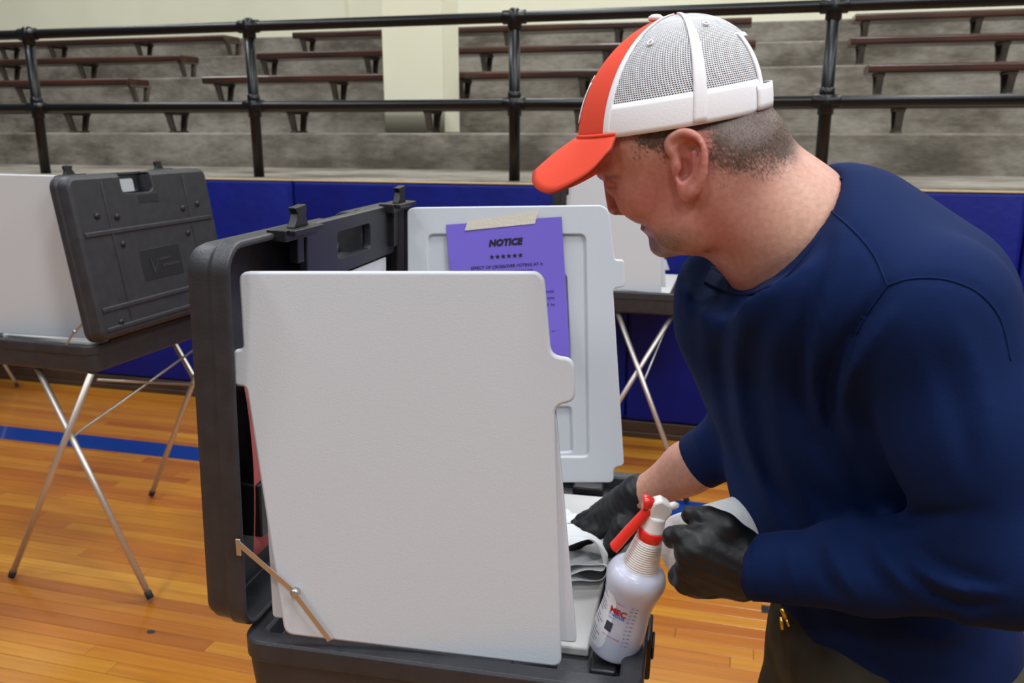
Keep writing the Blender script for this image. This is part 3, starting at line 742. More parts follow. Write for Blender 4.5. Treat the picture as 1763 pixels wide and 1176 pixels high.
# sprayer head: the trigger hangs towards the left (local -by is image right)
LH = SBM.to_3x3().inverted() @ Vector((-1, 0, -0.1)); LH.z = 0; LH.normalize(); RH = -LH; UP = Vector((0,0,1)); SD = UP.cross(LH)
def hp_(a, z, s=0.0): return LH*a + UP*z + SD*s
hd = MB()
pr = [(0.010, 0.232), (0.014, 0.246), (0.012, 0.258), (0.002, 0.264), (-0.012, 0.258), (-0.017, 0.248), (-0.013, 0.238), (-0.012, 0.230), (0.010, 0.228)]
hd.loft([[hp_(a, z, s) for a, z in pr] for s in (-0.0095, 0.0095)])
hd.build('sprayer_head', 'bottle_white', sb, bevel=0.003, seg=3)
MB().tube([hp_(-0.010, 0.250), hp_(-0.020, 0.256), hp_(-0.025, 0.257)], [0.006, 0.0055, 0.003], 16).build('rear_spout', 'bottle_white', sb, True)
MB().tube([hp_(0.010, 0.2535), hp_(0.016, 0.2530), hp_(0.0165, 0.2530), hp_(0.025, 0.252)], [0.0075, 0.0075, 0.0105, 0.0105], 20).build('nozzle', 'red', sb, True, bevel=0.001)
tg = MB(); cpts = spline([(0.012, 0.246), (0.021, 0.226), (0.031, 0.204), (0.040, 0.182), (0.0445, 0.172)], 14)
loops = []
for i, (a, z) in enumerate(cpts):
    w = 0.0080+0.0030*i/13; t = 0.0070; ta = cpts[min(i+1,13)]-cpts[max(i-1,0)]; ta /= np.linalg.norm(ta); nr = (ta[1], -ta[0])
    loops.append([hp_(a+nr[0]*t*cc, z+nr[1]*t*cc, w*ss) for cc, ss in [(math.cos(q), math.sin(q)) for q in np.linspace(0, 2*math.pi, 16, endpoint=False)]])
tg.loft(loops); tg.build('trigger', 'red', sb, True)
MB().tube([hp_(-0.002, 0.252, -0.010), hp_(0.006, 0.243, -0.0105), hp_(0.016, 0.226, -0.0085)], [0.004, 0.005, 0.005], 12).build('trigger_arm', 'red', sb, True)
# print on the bottle, wrapped round it
def rad(z): return float(np.interp(z, [p[1] for p in prof], [p[0] for p in prof]))
def wrap(vs, a0, z0, off=0.0004):
    out = []
    for x, y, *_ in vs:
        z = z0+y; r = rad(z)+off; th = a0+x/0.037; out.append((r*math.cos(th), r*math.sin(th), z))
    return out
lab = MB(); NLu, NLv = 12, 24
lp = []
for j in range(NLv+1):
    for i in range(NLu+1):
        u = i/NLu*2-1; v = j/NLv; z = 0.016+v*0.094; w = 0.62*(1-abs(2*v-1)**8*0.35); lp += wrap([(u*w*0.037*1.0, 0)], -0.98, z, 0.0003)
lab.add(lp, [(j*(NLu+1)+i, j*(NLu+1)+i+1, (j+1)*(NLu+1)+i+1, (j+1)*(NLu+1)+i) for j in range(NLv) for i in range(NLu)])
lab.build('label', 'bottle_label', body, True)
tl = MB()
random.seed(3)
for k in range(17):
    if k in (2, 7, 11): continue
    z = 0.104-k*0.0052; w = 0.012+0.012*random.random(); x0 = -0.013
    nseg = 6
    vs_ = [];
    for q in range(nseg+1): vs_ += [(x0+w*q/nseg, 0), (x0+w*q/nseg, 0.0013)]
    tl.add(wrap(vs_, -0.98, z, 0.0006), [(2*q, 2*q+2, 2*q+3, 2*q+1) for q in range(nseg)])
t_ = tl.build('label_print', 'ink_grey', body); t_['kind'] = 'stuff'
def btext(s, size, a0, z0, m, align='LEFT', **k):
    v_, f_ = text_mesh(s, size, align, **k); o = MB().add(wrap(v_, a0, z0, 0.0007), f_).build('print', m, body); o['kind'] = 'stuff'
btext('MEC', 0.0135, -0.60, 0.083, 'ink_red', offset=0.0005)
btext('PLASTIC', 0.0035, -0.40, 0.1015, 'ink_red')
btext('D SPRAYER', 0.0052, -0.60, 0.078, 'ink_blue', offset=0.0002)
btext('UNIT', 0.0045, -0.60, 0.0725, 'ink_blue')
btext('NOT FOR STORAGE', 0.0030, -0.58, 0.044, 'ink_red')
sq = []
for q in range(5): sq += [(q*0.0028, 0), (q*0.0028, 0.015)]
MB().add(wrap(sq, -0.58, 0.052, 0.0006), [(2*q, 2*q+2, 2*q+3, 2*q+1) for q in range(4)]).build('print', 'ink_dark', body)
for k in range(11):
    z = 0.036+k*0.0066
    btext(str(3*k+2) if k else '2', 0.0042, 0.30, z, 'ink_blue', 'RIGHT')
    MB().add(wrap([(0,0),(0.005,0),(0.005,0.0008),(0,0.0008)], 0.36, z+0.001, 0.0006), [(0,1,2,3)]).build('tick', 'ink_blue', body)
tag(sb, 'translucent white spray bottle with red trigger leaning in the tray corner', 'spray bottle')

# ------------------------------------------------------------------ crumpled towel in the far glove
def crumple(name, prof, d0, d1, label, seed, n=60, m=14, amp=0.006):
    rnd = np.random.RandomState(seed); P = spline(prof, n); ph_ = rnd.rand(8)*6.28
    vs = []
    for j in range(m+1):
        t = j/m
        for i in range(n):
            s = i/n; px, py = P[i]; sc_ = 1-0.18*abs(2*t-1)**2
            pxx = P[:,0].mean()+(px-P[:,0].mean())*sc_+5*math.sin(6*t+9*s+ph_[0]); pyy = P[:,1].mean()+(py-P[:,1].mean())*sc_-(t-0.4)*28+6*math.sin(11*s-5*t+ph_[1])
            p = W(pxx, pyy, d0+(d1-d0)*t)
            p += Vector((math.sin(22*s+7*t+ph_[2]), math.sin(19*s-11*t+ph_[3]), math.sin(26*s+9*t+ph_[4])))*amp*0.55
            p += Vector((abs(math.sin(9*s+8*t+ph_[5])), abs(math.sin(12*t+7*s+ph_[6])), abs(math.sin(13*s-9*t+ph_[7]))))*amp*0.6
            vs.append(p)
    fs = [(j*n+i, j*n+i+1, (j+1)*n+i+1, (j+1)*n+i) for j in range(m) for i in range(n-1)]
    o = MB().add(vs, fs).build(name, 'towel', smooth=True)
    md = o.modifiers.new('s', 'SOLIDIFY'); md.thickness = 0.0012
    md = o.modifiers.new('b', 'SUBSURF'); md.levels = 1; md.render_levels = 1
    o['label'] = label; o['category'] = 'paper towel'
    return o
crumple('paper_towel', [(930,930),(975,922),(1012,924),(1036,942),(1046,962),(1034,974),(1004,972),(980,978),(966,985),(980,968),(1015,974),(1044,970),(1048,985),(1036,1003),(1010,1004),(975,990),(940,985)], 1.29, 1.40, 'crumpled white paper towel under the gloved hand in the tray', 4)
crumple('paper_towel', [(940,905),(965,893),(985,896),(1000,905),(1008,918),(985,925),(950,925)], 1.40, 1.48, 'white paper towel bunched against the near panel behind the gloved fingertips', 9, n=30, m=8, amp=0.004)

# ------------------------------------------------------------------ towel roll in the near hand
ra = W(1184, 946, 1.075); rb = W(1330, 892, 1.22); rd = (rb-ra).normalized(); RL = (rb-ra).length
rx = rd.orthogonal().normalized(); RM = Matrix.Translation(ra) @ Matrix((rx, rd.cross(rx), rd)).transposed().to_4x4()
roll = empty('towel_roll'); roll.matrix_basis = RM
RR = 0.046
MB().lathe([(0.017, 0.0), (RR-0.002, 0.0), (RR, 0.002), (RR+0.0005, RL*0.3), (RR-0.0005, RL*0.6), (RR, RL-0.002), (RR-0.002, RL), (0.017, RL), (0.017, 0.0)], 48, cap=False).build('paper', 'towel', roll, True)
MB().lathe([(0.0155, 0.001), (0.0172, 0.001), (0.0172, RL-0.001), (0.0155, RL-0.001), (0.0155, 0.001)], 32, cap=False).build('core', 'core', roll, True)
tag(roll, "roll of white paper towel held in the person's near gloved hand", 'paper roll')
# ------------------------------------------------------------------ the person
N3 = lambda v: np.array((v[0], v[1], v[2]), float)
def Wn(px, py, d): return N3(W(px, py, d))
HC = W(1175, 250, 1.0); HF = ray(1175, 250).normalized(); HRt = HF.cross(Vector((0, ST, CT))).normalized(); HU = HRt.cross(HF)
KP = 1.0/FPX
HB = np.array([N3(HRt), N3(HU), N3(HF)])          # rows
def hx(px, py): return (px-1175)*KP, (250-py)*KP
def HW(px, py, z=0.0):
    x, y = hx(px, py); return HC+HRt*x+HU*y+HF*z
def toworld(V): return N3(HC)[None]+V@HB

face_px = [(1026,200),(1028,250),(1034,280),(1037,292),(1043,305),(1054,320),(1060,338),(1070,355),(1076,362),(1083,372),(1089,378),(1095,381),(1098,382.5),(1105,384.5),(1102,387),(1101,391),(1107,397),(1114,402),(1121,408),(1127,417),(1131,425),(1143,435),(1165,439),(1195,440),(1232,432),(1270,395),(1300,330),(1316,285),(1324,240),(1322,190),(1308,130),(1278,85),(1235,55),(1180,45),(1120,56),(1070,92),(1040,140),(1028,180)]
nose_px = [(1040,296),(1038.5,315),(1041,334),(1044.5,356),(1048,362),(1056,366.5),(1065,366),(1075,361),(1090,350),(1085,325),(1066,300),(1052,292)]
face_poly = [hx(*p) for p in face_px]; nose_poly = [hx(*p) for p in nose_px]
def sstep(a, b, x): t = np.clip((x-a)/(b-a), 0, 1); return t*t*(3-2*t)
def L3(px, py, z): x, y = hx(px, py); return (x, y, z)
ear_rim = spline([(1158,262),(1153,247),(1163,235),(1178,231),(1194,237),(1204,252),(1208,272),(1206,296),(1200,314),(1191,328)], 18)
def head_sdf(X, Y, Z):
    P = (X, Y, Z); aZ = np.abs(Z)
    x2 = X[:,:,0]; y2 = Y[:,:,0]; x2, y2 = np.broadcast_arrays(x2, y2)
    D = -poly_sd(x2, y2, face_poly)
    # half width across the head: full at the temples, narrowing to the chin
    cxn, cyn = hx(1205, 250); dxn, dyn = hx(1135, 425); ln = math.hypot(dxn-cxn, dyn-cyn)
    tt = ((x2-cxn)*(dxn-cxn)+(y2-cyn)*(dyn-cyn))/ln**2
    Wd = 0.0765-0.0225*sstep(0.05, 1.0, tt); Rr = 0.058-0.016*sstep(0.3, 1.0, tt)
    e = np.clip((Rr-D)/Rr, 0, 3)
    f = ((np.sqrt((e**2)[:,:,None]+(Z/Wd[:,:,None])**2)-1)*Rr[:,:,None]*0.9)
    # nose
    Dn = -poly_sd(x2, y2, nose_poly); ny = (hx(0,300)[1]-y2)/(hx(0,300)[1]-hx(0,365)[1])
    Wn_ = 0.0085+0.0075*np.clip(ny, 0, 1)**1.5; Rn = 0.013
    en = np.clip((Rn-Dn)/Rn, 0, 4)
    fn = (np.sqrt((en**2)[:,:,None]+(Z/Wn_[:,:,None])**2)-1)*Rn*0.8
    f = smin(f, fn, 0.005)
    # keep the scalp inside the cap
    cxl, cyl = hx(1158, 210); q_ = 0.955
    Yr = (Y-cyl)+(18/160)*(cxl-X)-12*KP*Z/0.0835; Xr = (X-cxl)-8/173*np.clip(Yr, 0, 1)
    qq = q_+5.0*np.clip(-Yr-0.004, 0, 1)
    k0_ = np.sqrt((Xr/(160*KP))**2+(np.clip(Yr, 0, 1)/(172*KP))**2+(Z/0.0835)**2)
    f = smax(f, (k0_-qq)*0.085, 0.005)
    A = (X, Y, aZ)
    f = smin(f, ell(A, L3(1069,355,0.0125), (0.009,0.008,0.007)), 0.004)            # nostril wing
    f = smax(f, -ell(A, L3(1063,362,0.0095), (0.0052,0.004,0.004)), 0.002)          # nostril
    f = smax(f, -ell(A, L3(1050,312,0.036), (0.013,0.010,0.014)), 0.012)            # eye socket
    f = smin(f, ell(A, L3(1062,311,0.031), (0.0125,0.0115,0.012)), 0.004)           # lidded eyeball
    f = smin(f, rc(A, L3(1036,292,0.010), L3(1066,288,0.048), 0.0055, 0.005), 0.012)  # brow ridge
    f = smin(f, ell(A, L3(1100,335,0.045), (0.022,0.022,0.014)), 0.022)             # cheek
    f = smin(f, ell(A, L3(1185,385,0.052), (0.035,0.026,0.012)), 0.03)              # jaw angle
    f = smin(f, ell(A, L3(1140,422,0.0), (0.014,0.012,0.02)), 0.015)                # chin
    f = smax(f, -rc(A, L3(1096,384,0.0), L3(1121,388,0.030), 0.0015, 0.0012), 0.004)  # mouth line
    # neck
    nk_ = rc(P, L3(1262,290,0.0), L3(1350,405,0.005), 0.066, 0.079)
    f = smin(f, nk_, 0.035)
    f = smin(f, rc(P, L3(1350,405,0.005), L3(1420,490,0.02), 0.079, 0.10), 0.03)
    f = smin(f, rc(A, L3(1225,330,0.055), L3(1300,455,0.030), 0.010, 0.012), 0.03)      # neck muscle
    # ear
    zz = 0.0775
    def ez(px): return zz+0.012*np.clip((px-1150)/60.0, 0, 1)
    ear = ell(A, L3(1182,276,zz+0.003), (0.0175,0.031,0.0065))
    ear = smin(ear, ell(A, L3(1184,322,zz+0.004), (0.0115,0.014,0.0045)), 0.008)
    for i in range(len(ear_rim)-1):
        a, b = ear_rim[i], ear_rim[i+1]
        r0 = 0.0048
        ear = smin(ear, rc(A, L3(a[0],a[1],float(ez(a[0]))+0.001), L3(b[0],b[1],float(ez(b[0]))+0.001), r0, r0), 0.003)
    ear = smax(ear, -ell(A, L3(1183,260,zz+0.012), (0.0145,0.0135,0.0105)), 0.002)
    ear = smax(ear, -ell(A, L3(1178,287,zz+0.012), (0.0105,0.0160,0.0165)), 0.002)
    ear = smin(ear, rc(A, L3(1193,262,zz+0.007), L3(1196,295,zz+0.007), 0.0032, 0.003), 0.003)   # inner fold
    ear = smin(ear, rc(A, L3(1196,295,zz+0.007), L3(1181,308,zz+0.005), 0.003, 0.003), 0.003)
    ear = smin(ear, ell(A, L3(1167,283,zz+0.003), (0.005,0.008,0.005)), 0.004)          # tragus
    f = smin(f, ear, 0.004)
    return f
lo = (hx(1010,0)[0], hx(0,560)[1], -0.115); hi = (hx(1480,0)[0], hx(0,30)[1], 0.125)
Vh, Qh = snet(head_sdf, lo, hi, 0.0021, 2)
hv_local = Vh.copy()
V_head = toworld(Vh)

# joints of the figure (pixel, pixel, depth)
RS, LS = Wn(1262,560,1.13), Wn(1600,545,0.87)          # right (far) and left (near) shoulder
RE, RWr = Wn(1300,735,1.25), Wn(1100,858,1.35)
LE, LWr = Wn(1735,962,0.85), Wn(1296,978,1.015)
PEL = Wn(1545,1160,1.15)
lat = (LS-RS); lat[2] *= 0.3; lat /= np.linalg.norm(lat)
floorz = 0.0
latf = np.array((lat[0], lat[1], 0)); latf /= np.linalg.norm(latf)
fwdf = np.array((-latf[1], latf[0], 0));  fwdf = -fwdf if fwdf[0] > 0 else fwdf          # the way he faces
hipL, hipR = PEL+latf*0.09, PEL-latf*0.09
footL = np.array((hipL[0], hipL[1], 0.05))-fwdf*0.10+latf*0.05; footR = np.array((hipR[0], hipR[1], 0.05))+fwdf*0.02-latf*0.04
kneeL = (hipL+footL)/2+fwdf*0.05; kneeR = (hipR+footR)/2+fwdf*0.05

# the rest of the body, mostly inside the clothes
def body_sdf(X, Y, Z):
    P = (X, Y, Z)
    f = rc(P, Wn(1425,520,1.05), PEL, 0.075, 0.085); f = smin(f, rc(P, N3(HW(1420,490,0.01)), N3(HW(1372,430,0.004)), 0.075, 0.072), 0.02)
    f = smin(f, rc(P, RS, LS, 0.055, 0.055), 0.05)
    f = smin(f, rc(P, RS, RE, 0.045, 0.040), 0.03); f = smin(f, chain(P, [RE, RE*0.45+RWr*0.55, RWr, Wn(1070,880,1.375)], [0.0385, 0.0385, 0.0270, 0.022], 0.02), 0.02)
    f = smin(f, rc(P, LS, LE, 0.045, 0.040), 0.03); f = smin(f, rc(P, LE, LWr, 0.038, 0.030), 0.02)
    f = smin(f, chain(P, [hipL, kneeL, footL], [0.075, 0.05, 0.035], 0.03), 0.05); f = smin(f, chain(P, [hipR, kneeR, footR], [0.075, 0.05, 0.035], 0.03), 0.05)
    return f
Vb, Qb = snet(body_sdf, (-0.05, 0.55, 0.0), (0.95, 1.55, 1.5), 0.0075, 3)
nV = len(V_head)
# join the two at the neck, inside the shirt
nc_ = N3(HW(1388,450,0.004)); nd_ = N3(HW(1345,398,0.004))-nc_; nd_ /= np.linalg.norm(nd_)
def drop(V, Q, kill):
    keep = ~kill; Q = Q[keep[Q].all(1)]; used = np.unique(Q); mp = -np.ones(len(V), int); mp[used] = np.arange(len(used)); return V[used], mp[Q], used
pdh = (V_head-nc_)@nd_; V_head, Qh, us_ = drop(V_head, Qh, pdh < 0); hv_local = hv_local[us_]
pdb = (Vb-nc_)@nd_; Vb, Qb, _ = drop(Vb, Qb, (pdb > -0.012) & (np.linalg.norm(Vb-nc_, axis=1) < 0.12))
nV = len(V_head)
V_all = np.concatenate([V_head, Vb]); Q_all = np.concatenate([Qh, Qb+nV])
person = nobj('person', V_all, Q_all, 'skin')
bm = bmesh.new(); bm.from_mesh(person.data); be = [e for e in bm.edges if e.is_boundary]
try: bmesh.ops.bridge_loops(bm, edges=be)
except Exception as ex: print('bridge', ex, len(be))
bm.to_mesh(person.data); bm.free()
for p_ in person.data.polygons: p_.use_smooth = True
tag(person, 'person in navy long-sleeved shirt, orange and white cap and black gloves leaning over the booth', 'person')
# skin colours: reddened cheeks, ear and neck, grey stubble on the chin, cropped hair at sides and nape
def lin3(c): return np.array(lin(c)[:3])
px = hv_local[:,0]/KP+1175; py = 250-hv_local[:,1]/KP; zz_ = hv_local[:,2]
base = np.tile(lin3((188,136,120)), (nV,1))
def blob(cx, cy, rx, ry): return np.exp(-((px-cx)/rx)**2-((py-cy)/ry)**2)[:,None]
red = lin3((182,102,92)); tan = lin3((214,168,142)); grey = lin3((112,98,88)); brown = lin3((74,62,53))
base = base+(red-base)*0.65*blob(1120,335,60,50)+(red-base)*0.8*blob(1190,270,36,55)
base = base+(red-base)*0.5*blob(1230,390,60,60); base = base+(tan-base)*0.8*blob(1370,380,60,90)
base = base+(red-base)*0.5*blob(1058,345,22,30)
nz = np.sin(px*1.7+py*2.3)*np.sin(px*2.9-py*1.3)*0.5+0.5
st_ = np.clip(1.3*blob(1140,418,24,24)+0.5*blob(1170,405,40,25)+0.3*blob(1100,372,14,12), 0, 0.85)*(0.65+0.35*nz[:,None]); base = base+(grey-base)*st_
rj = np.random.RandomState(5); edge = 4*np.sin(px*0.11+py*0.07)+4*np.sin(py*0.16-px*0.05)+rj.randn(len(px))*9
hm = (sstep(-22, 20, 292-py+edge-np.abs(px-1280)*0.10)*sstep(1206, 1232, px+edge*0.6))*(1-sstep(1350,1385,px+(py-230)*0.2))
hm = np.maximum(hm, sstep(-12, 10, 262-py+edge-np.clip(1150-px,0,99)*0.35)*sstep(1088,1112,px+edge)*(1-sstep(1150,1160,px)))
hm = np.maximum(hm, (py < 228)*1.0*(px > 1050))
earm = np.abs(zz_) > 0.0805
hm = hm*(1-earm*(px > 1145)*(px < 1214))
base = base+(brown*(0.45+1.1*np.random.RandomState(8).rand(nV,1)**1.5)-base)*(hm*0.9)[:,None]
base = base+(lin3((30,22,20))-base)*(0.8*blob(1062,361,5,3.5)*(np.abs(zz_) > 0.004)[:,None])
base = base+(lin3((70,48,42))-base)*(0.55*np.clip(blob(1108,385,14,2.5),0,1))
base = base+(lin3((80,50,44))-base)*(0.9*blob(1216,425,3.2,2.6)*(zz_ < 0)[:,None])        # mole
base = base+(lin3((60,48,40))-base)*(0.7*blob(1058,297,13,3.2)*(np.abs(zz_) > 0.01)[:,None])  # eyebrow
base = base+(lin3((60,42,38))-base)*(0.7*blob(1057,315,10,1.8)*(np.abs(zz_) > 0.02)[:,None])  # lashes
cols = np.ones((len(V_all),4)); cols[:nV,:3] = base; cols[nV:,:3] = lin3((202,150,128))
ca = person.data.attributes.new('Col', 'FLOAT_COLOR', 'POINT'); ca.data.foreach_set('color', cols.astype(np.float32).ravel())
# short hair strands on the cropped parts and the chin
nrm = np.zeros(len(V_all)*3, np.float32); person.data.vertices.foreach_get('normal', nrm); nrm = nrm.reshape(-1,3)
def strands(name, mask, prob, length, width, lie, seed):
    rs = np.random.RandomState(seed); ids = np.where(rs.rand(nV) < prob*mask)[0]; mb = MB(); jit = rs.randn(len(ids),3)
    for q, i in enumerate(ids):
        n_ = nrm[i]; d = n_*0.55+lie+jit[q]*0.28; d = d/np.linalg.norm(d)*length*(0.6+0.7*rs.rand()); p = V_all[i]-n_*0.0004+np.cross(n_, jit[q])*0.0011
        s_ = np.cross(d, n_); s_ = s_/(np.linalg.norm(s_)+1e-9)*width
        mb.add([p-s_, p+s_, p+d], [(0,1,2)])
    o = mb.build(name, 'hair', person); o['kind'] = 'stuff'
    return o
down = N3(HU)*-0.55+N3(HRt)*0.35
front = hv_local[:,2] < 0.05
strands('cropped_hair', hm*front*(py > 190), 0.55, 0.0052, 0.00022, down, 1)
strands('chin_stubble', np.clip(st_[:,0]*1.3-0.25, 0, 1)*front, 0.6, 0.0030, 0.00018, N3(HU)*-0.5, 2)

# ------------------------------------------------------------------ shirt
sag = fwdf
SPINE = [(Wn(1405,430,1.02), 0.125, 0.095), (Wn(1425,540,1.02), 0.185, 0.115), (Wn(1435,680,1.07), 0.180, 0.118), (Wn(1465,850,1.12), 0.175, 0.122), (Wn(1495,1010,1.15), 0.180, 0.130), (Wn(1525,1190,1.17), 0.188, 0.140), (Wn(1550,1340,1.20), 0.195, 0.148)]
def spine_sdf(P, k=0.05):
    X, Y, Z = P; out = None
    for (a, A0, B0_), (b, A1, B1_) in zip(SPINE[:-1], SPINE[1:]):
        ba = b-a; L = ba@ba; x, y, z = X-a[0], Y-a[1], Z-a[2]
        t = np.clip((x*ba[0]+y*ba[1]+z*ba[2])/L, 0, 1); x, y, z = x-t*ba[0], y-t*ba[1], z-t*ba[2]
        l = x*latf[0]+y*latf[1]; s = x*sag[0]+y*sag[1]
        A = A0+t*(A1-A0); B = B0_+t*(B1_-B0_)
        d = (np.sqrt((l/A)**2+(s/B)**2+(z/B)**2)-1)*B
        out = d if out is None else smin(out, d, 0.04)
    return out
# folds and seams: curves drawn where the cloth shows them (pixel), with half-width (px), depth (m) and sign
FOLDS = [([(1432,420),(1400,500),(1382,590),(1378,660),(1395,730),(1430,800),(1470,850)], 13, 0.008, 1),
 ([(1455,430),(1422,510),(1404,590),(1400,655),(1418,725),(1452,790)], 11, 0.006, -1),
 ([(1528,500),(1480,560),(1440,620),(1425,690),(1440,760),(1480,830),(1500,900)], 15, 0.011, 1),
 ([(1545,530),(1500,590),(1465,640),(1452,700),(1470,780)], 12, 0.007, -1),
 ([(1290,530),(1268,590),(1266,650),(1280,740),(1312,830),(1350,900)], 12, 0.005, -1),
 ([(1262,530),(1244,580),(1244,650),(1262,750),(1300,850)], 11, 0.005, 1),
 ([(1218,500),(1208,560),(1218,640)], 9, 0.0025, -1), ([(1202,500),(1192,560)], 9, 0.0025, 1),
 ([(1325,540),(1295,620),(1310,760),(1345,860),(1400,940)], 14, 0.005, 1),
 ([(1350,550),(1330,640),(1350,780),(1400,880),(1450,930)], 13, 0.004, -1),
 ([(1528,492),(1570,478),(1630,480),(1690,505),(1725,550),(1742,620),(1745,690)], 4.5, 0.0032, 1),
 ([(1424,350),(1470,395),(1505,440),(1528,492)], 4.0, 0.0026, 1),
 ([(1528,492),(1500,530),(1470,580),(1455,640)], 5, 0.004, 1),
 ([(1650,560),(1690,660),(1700,760)], 16, 0.004, -1), ([(1610,600),(1650,720),(1670,820)], 18, 0.004, 1),
 # near sleeve
 ([(1400,935),(1415,985),(1450,1030)], 8, 0.006, 1), ([(1425,925),(1440,975),(1480,1035)], 8, 0.006, -1),
 ([(1480,925),(1500,980),(1545,1030)], 9, 0.006, 1), ([(1505,915),(1530,975),(1585,1030)], 9, 0.006, -1),
 ([(1540,925),(1570,985),(1640,1035),(1720,1040)], 9, 0.008, 1), ([(1545,955),(1600,1005),(1680,1030)], 9, 0.006, -1),
 ([(1560,935),(1630,975),(1720,1005)], 9, 0.006, 1), ([(1560,970),(1640,1010),(1740,1025)], 8, 0.005, -1),
 ([(1348,942),(1344,985),(1352,1030)], 6, 0.004, 1), ([(1360,945),(1362,985),(1375,1030)], 7, 0.004, -1),
 ([(1500,900),(1530,905),(1600,890),(1700,880)], 12, 0.007, 1),
 ([(1540,1090),(1620,1100),(1690,1060)], 14, 0.005, -1), ([(1440,1060),(1490,1110),(1540,1176)], 12, 0.005, 1)]
def shirt_sdf(X, Y, Z):
    P = (X, Y, Z)
    f = spine_sdf(P)
    f = smin(f, rc(P, Wn(1415,420,0.98), LS+np.array((-0.01,0,0.0)), 0.070, 0.082), 0.05)     # near trapezius
    f = smin(f, rc(P, Wn(1480,430,1.03), Wn(1590,520,0.98), 0.085, 0.095), 0.06)              # upper back
    f = smin(f, rc(P, Wn(1330,440,1.06), RS, 0.052, 0.060), 0.06)
    f = smin(f, rc(P, Wn(1260,500,1.08), Wn(1335,480,0.95), 0.050, 0.058), 0.08)              # below the collar in front
    # sleeves
    ua = chain(P, [LS, LS*0.5+LE*0.5+np.array((0.0,0,0)), LE], [0.083, 0.073, 0.064], 0.03)
    fa = chain(P, [LE, LE*0.5+LWr*0.5+np.array((0,0,-0.002)), LWr], [0.060, 0.051, 0.0385], 0.02)
    wd_ = (LWr-LE)/np.linalg.norm(LWr-LE); fa = np.maximum(fa, (X-LWr[0])*wd_[0]+(Y-LWr[1])*wd_[1]+(Z-LWr[2])*wd_[2])
    f = smin(f, smin(ua, fa, 0.03), 0.010)
    cuff = RE*0.53+RWr*0.47
    fr = smin(rc(P, RS, RE, 0.068, 0.058), rc(P, RE, cuff, 0.054, 0.0435), 0.03)
    bd = (RWr-RE)/np.linalg.norm(RWr-RE)
    pl_ = (X-cuff[0])*bd[0]+(Y-cuff[1])*bd[1]+(Z-cuff[2])*bd[2]
    fr = smax(fr, pl_+0.002, 0.004)
    f = smin(f, fr, 0.02)
    # open ends: neck, cuff of the near sleeve, cuff of the far sleeve, hem
    f = smax(f, -rc(P, N3(HW(1345,398,0.004)), N3(HW(1240,270,0.0)), 0.080, 0.072), 0.004)
    
    ncx = N3(HRt)*-0.765+N3(HU)*0.643-N3(HF)*0.22; ncx /= np.linalg.norm(ncx); nc0 = N3(HW(1349,392,0.0))
    pdn = (X-nc0[0])*ncx[0]+(Y-nc0[1])*ncx[1]+(Z-nc0[2])*ncx[2]
    axd = rc(P, N3(HW(1450,520,0.0)), N3(HW(1150,160,0.0)), 0.135, 0.135)
    f = smax(f, -smax(axd, -pdn, 0.03), 0.014)
    f = np.maximum(f, 0.955-0.83*(X-0.343)-Z)
    # folds
    rx_, ry_, rz_ = X, Y, Z-H
    dep = ry_*CT-rz_*ST
    U = 881.5+FPX*rx_/dep; Vv = 588-FPX*(ry_*ST+rz_*CT)/dep
    band = np.abs(f) < 0.03
    ff = f.copy(); ub = U[band] if U.shape == f.shape else np.broadcast_to(U, f.shape)[band]; vb = np.broadcast_to(Vv, f.shape)[band]; db = np.broadcast_to(dep, f.shape)[band]
    add = np.zeros_like(ub)
    for pts, w, a, sg in FOLDS:
        sp_ = [tuple(q) for q in spline(pts, 3*len(pts))]
        x0 = min(p[0] for p in sp_)-3*w; x1 = max(p[0] for p in sp_)+3*w; y0 = min(p[1] for p in sp_)-3*w; y1 = max(p[1] for p in sp_)+3*w
        m_ = (ub > x0) & (ub < x1) & (vb > y0) & (vb < y1) & (db < 1.14)
        if not m_.any(): continue
        dd, al = polyline_d(ub[m_], vb[m_], sp_)
        add[m_] += sg*a*np.exp(-(dd/w)**2)*np.sin(np.pi*np.clip(al*0.94+0.03, 0, 1))**0.6
    ff[band] += add.astype(ff.dtype)
    return ff
Vs, Qs = snet(shirt_sdf, (0.12, 0.50, 0.70), (0.80, 1.36, 1.56), 0.0048, 4)
shirt = nobj('shirt', Vs, Qs, 'shirt', person); shirt['label'] = 'navy long-sleeved crew-neck shirt'
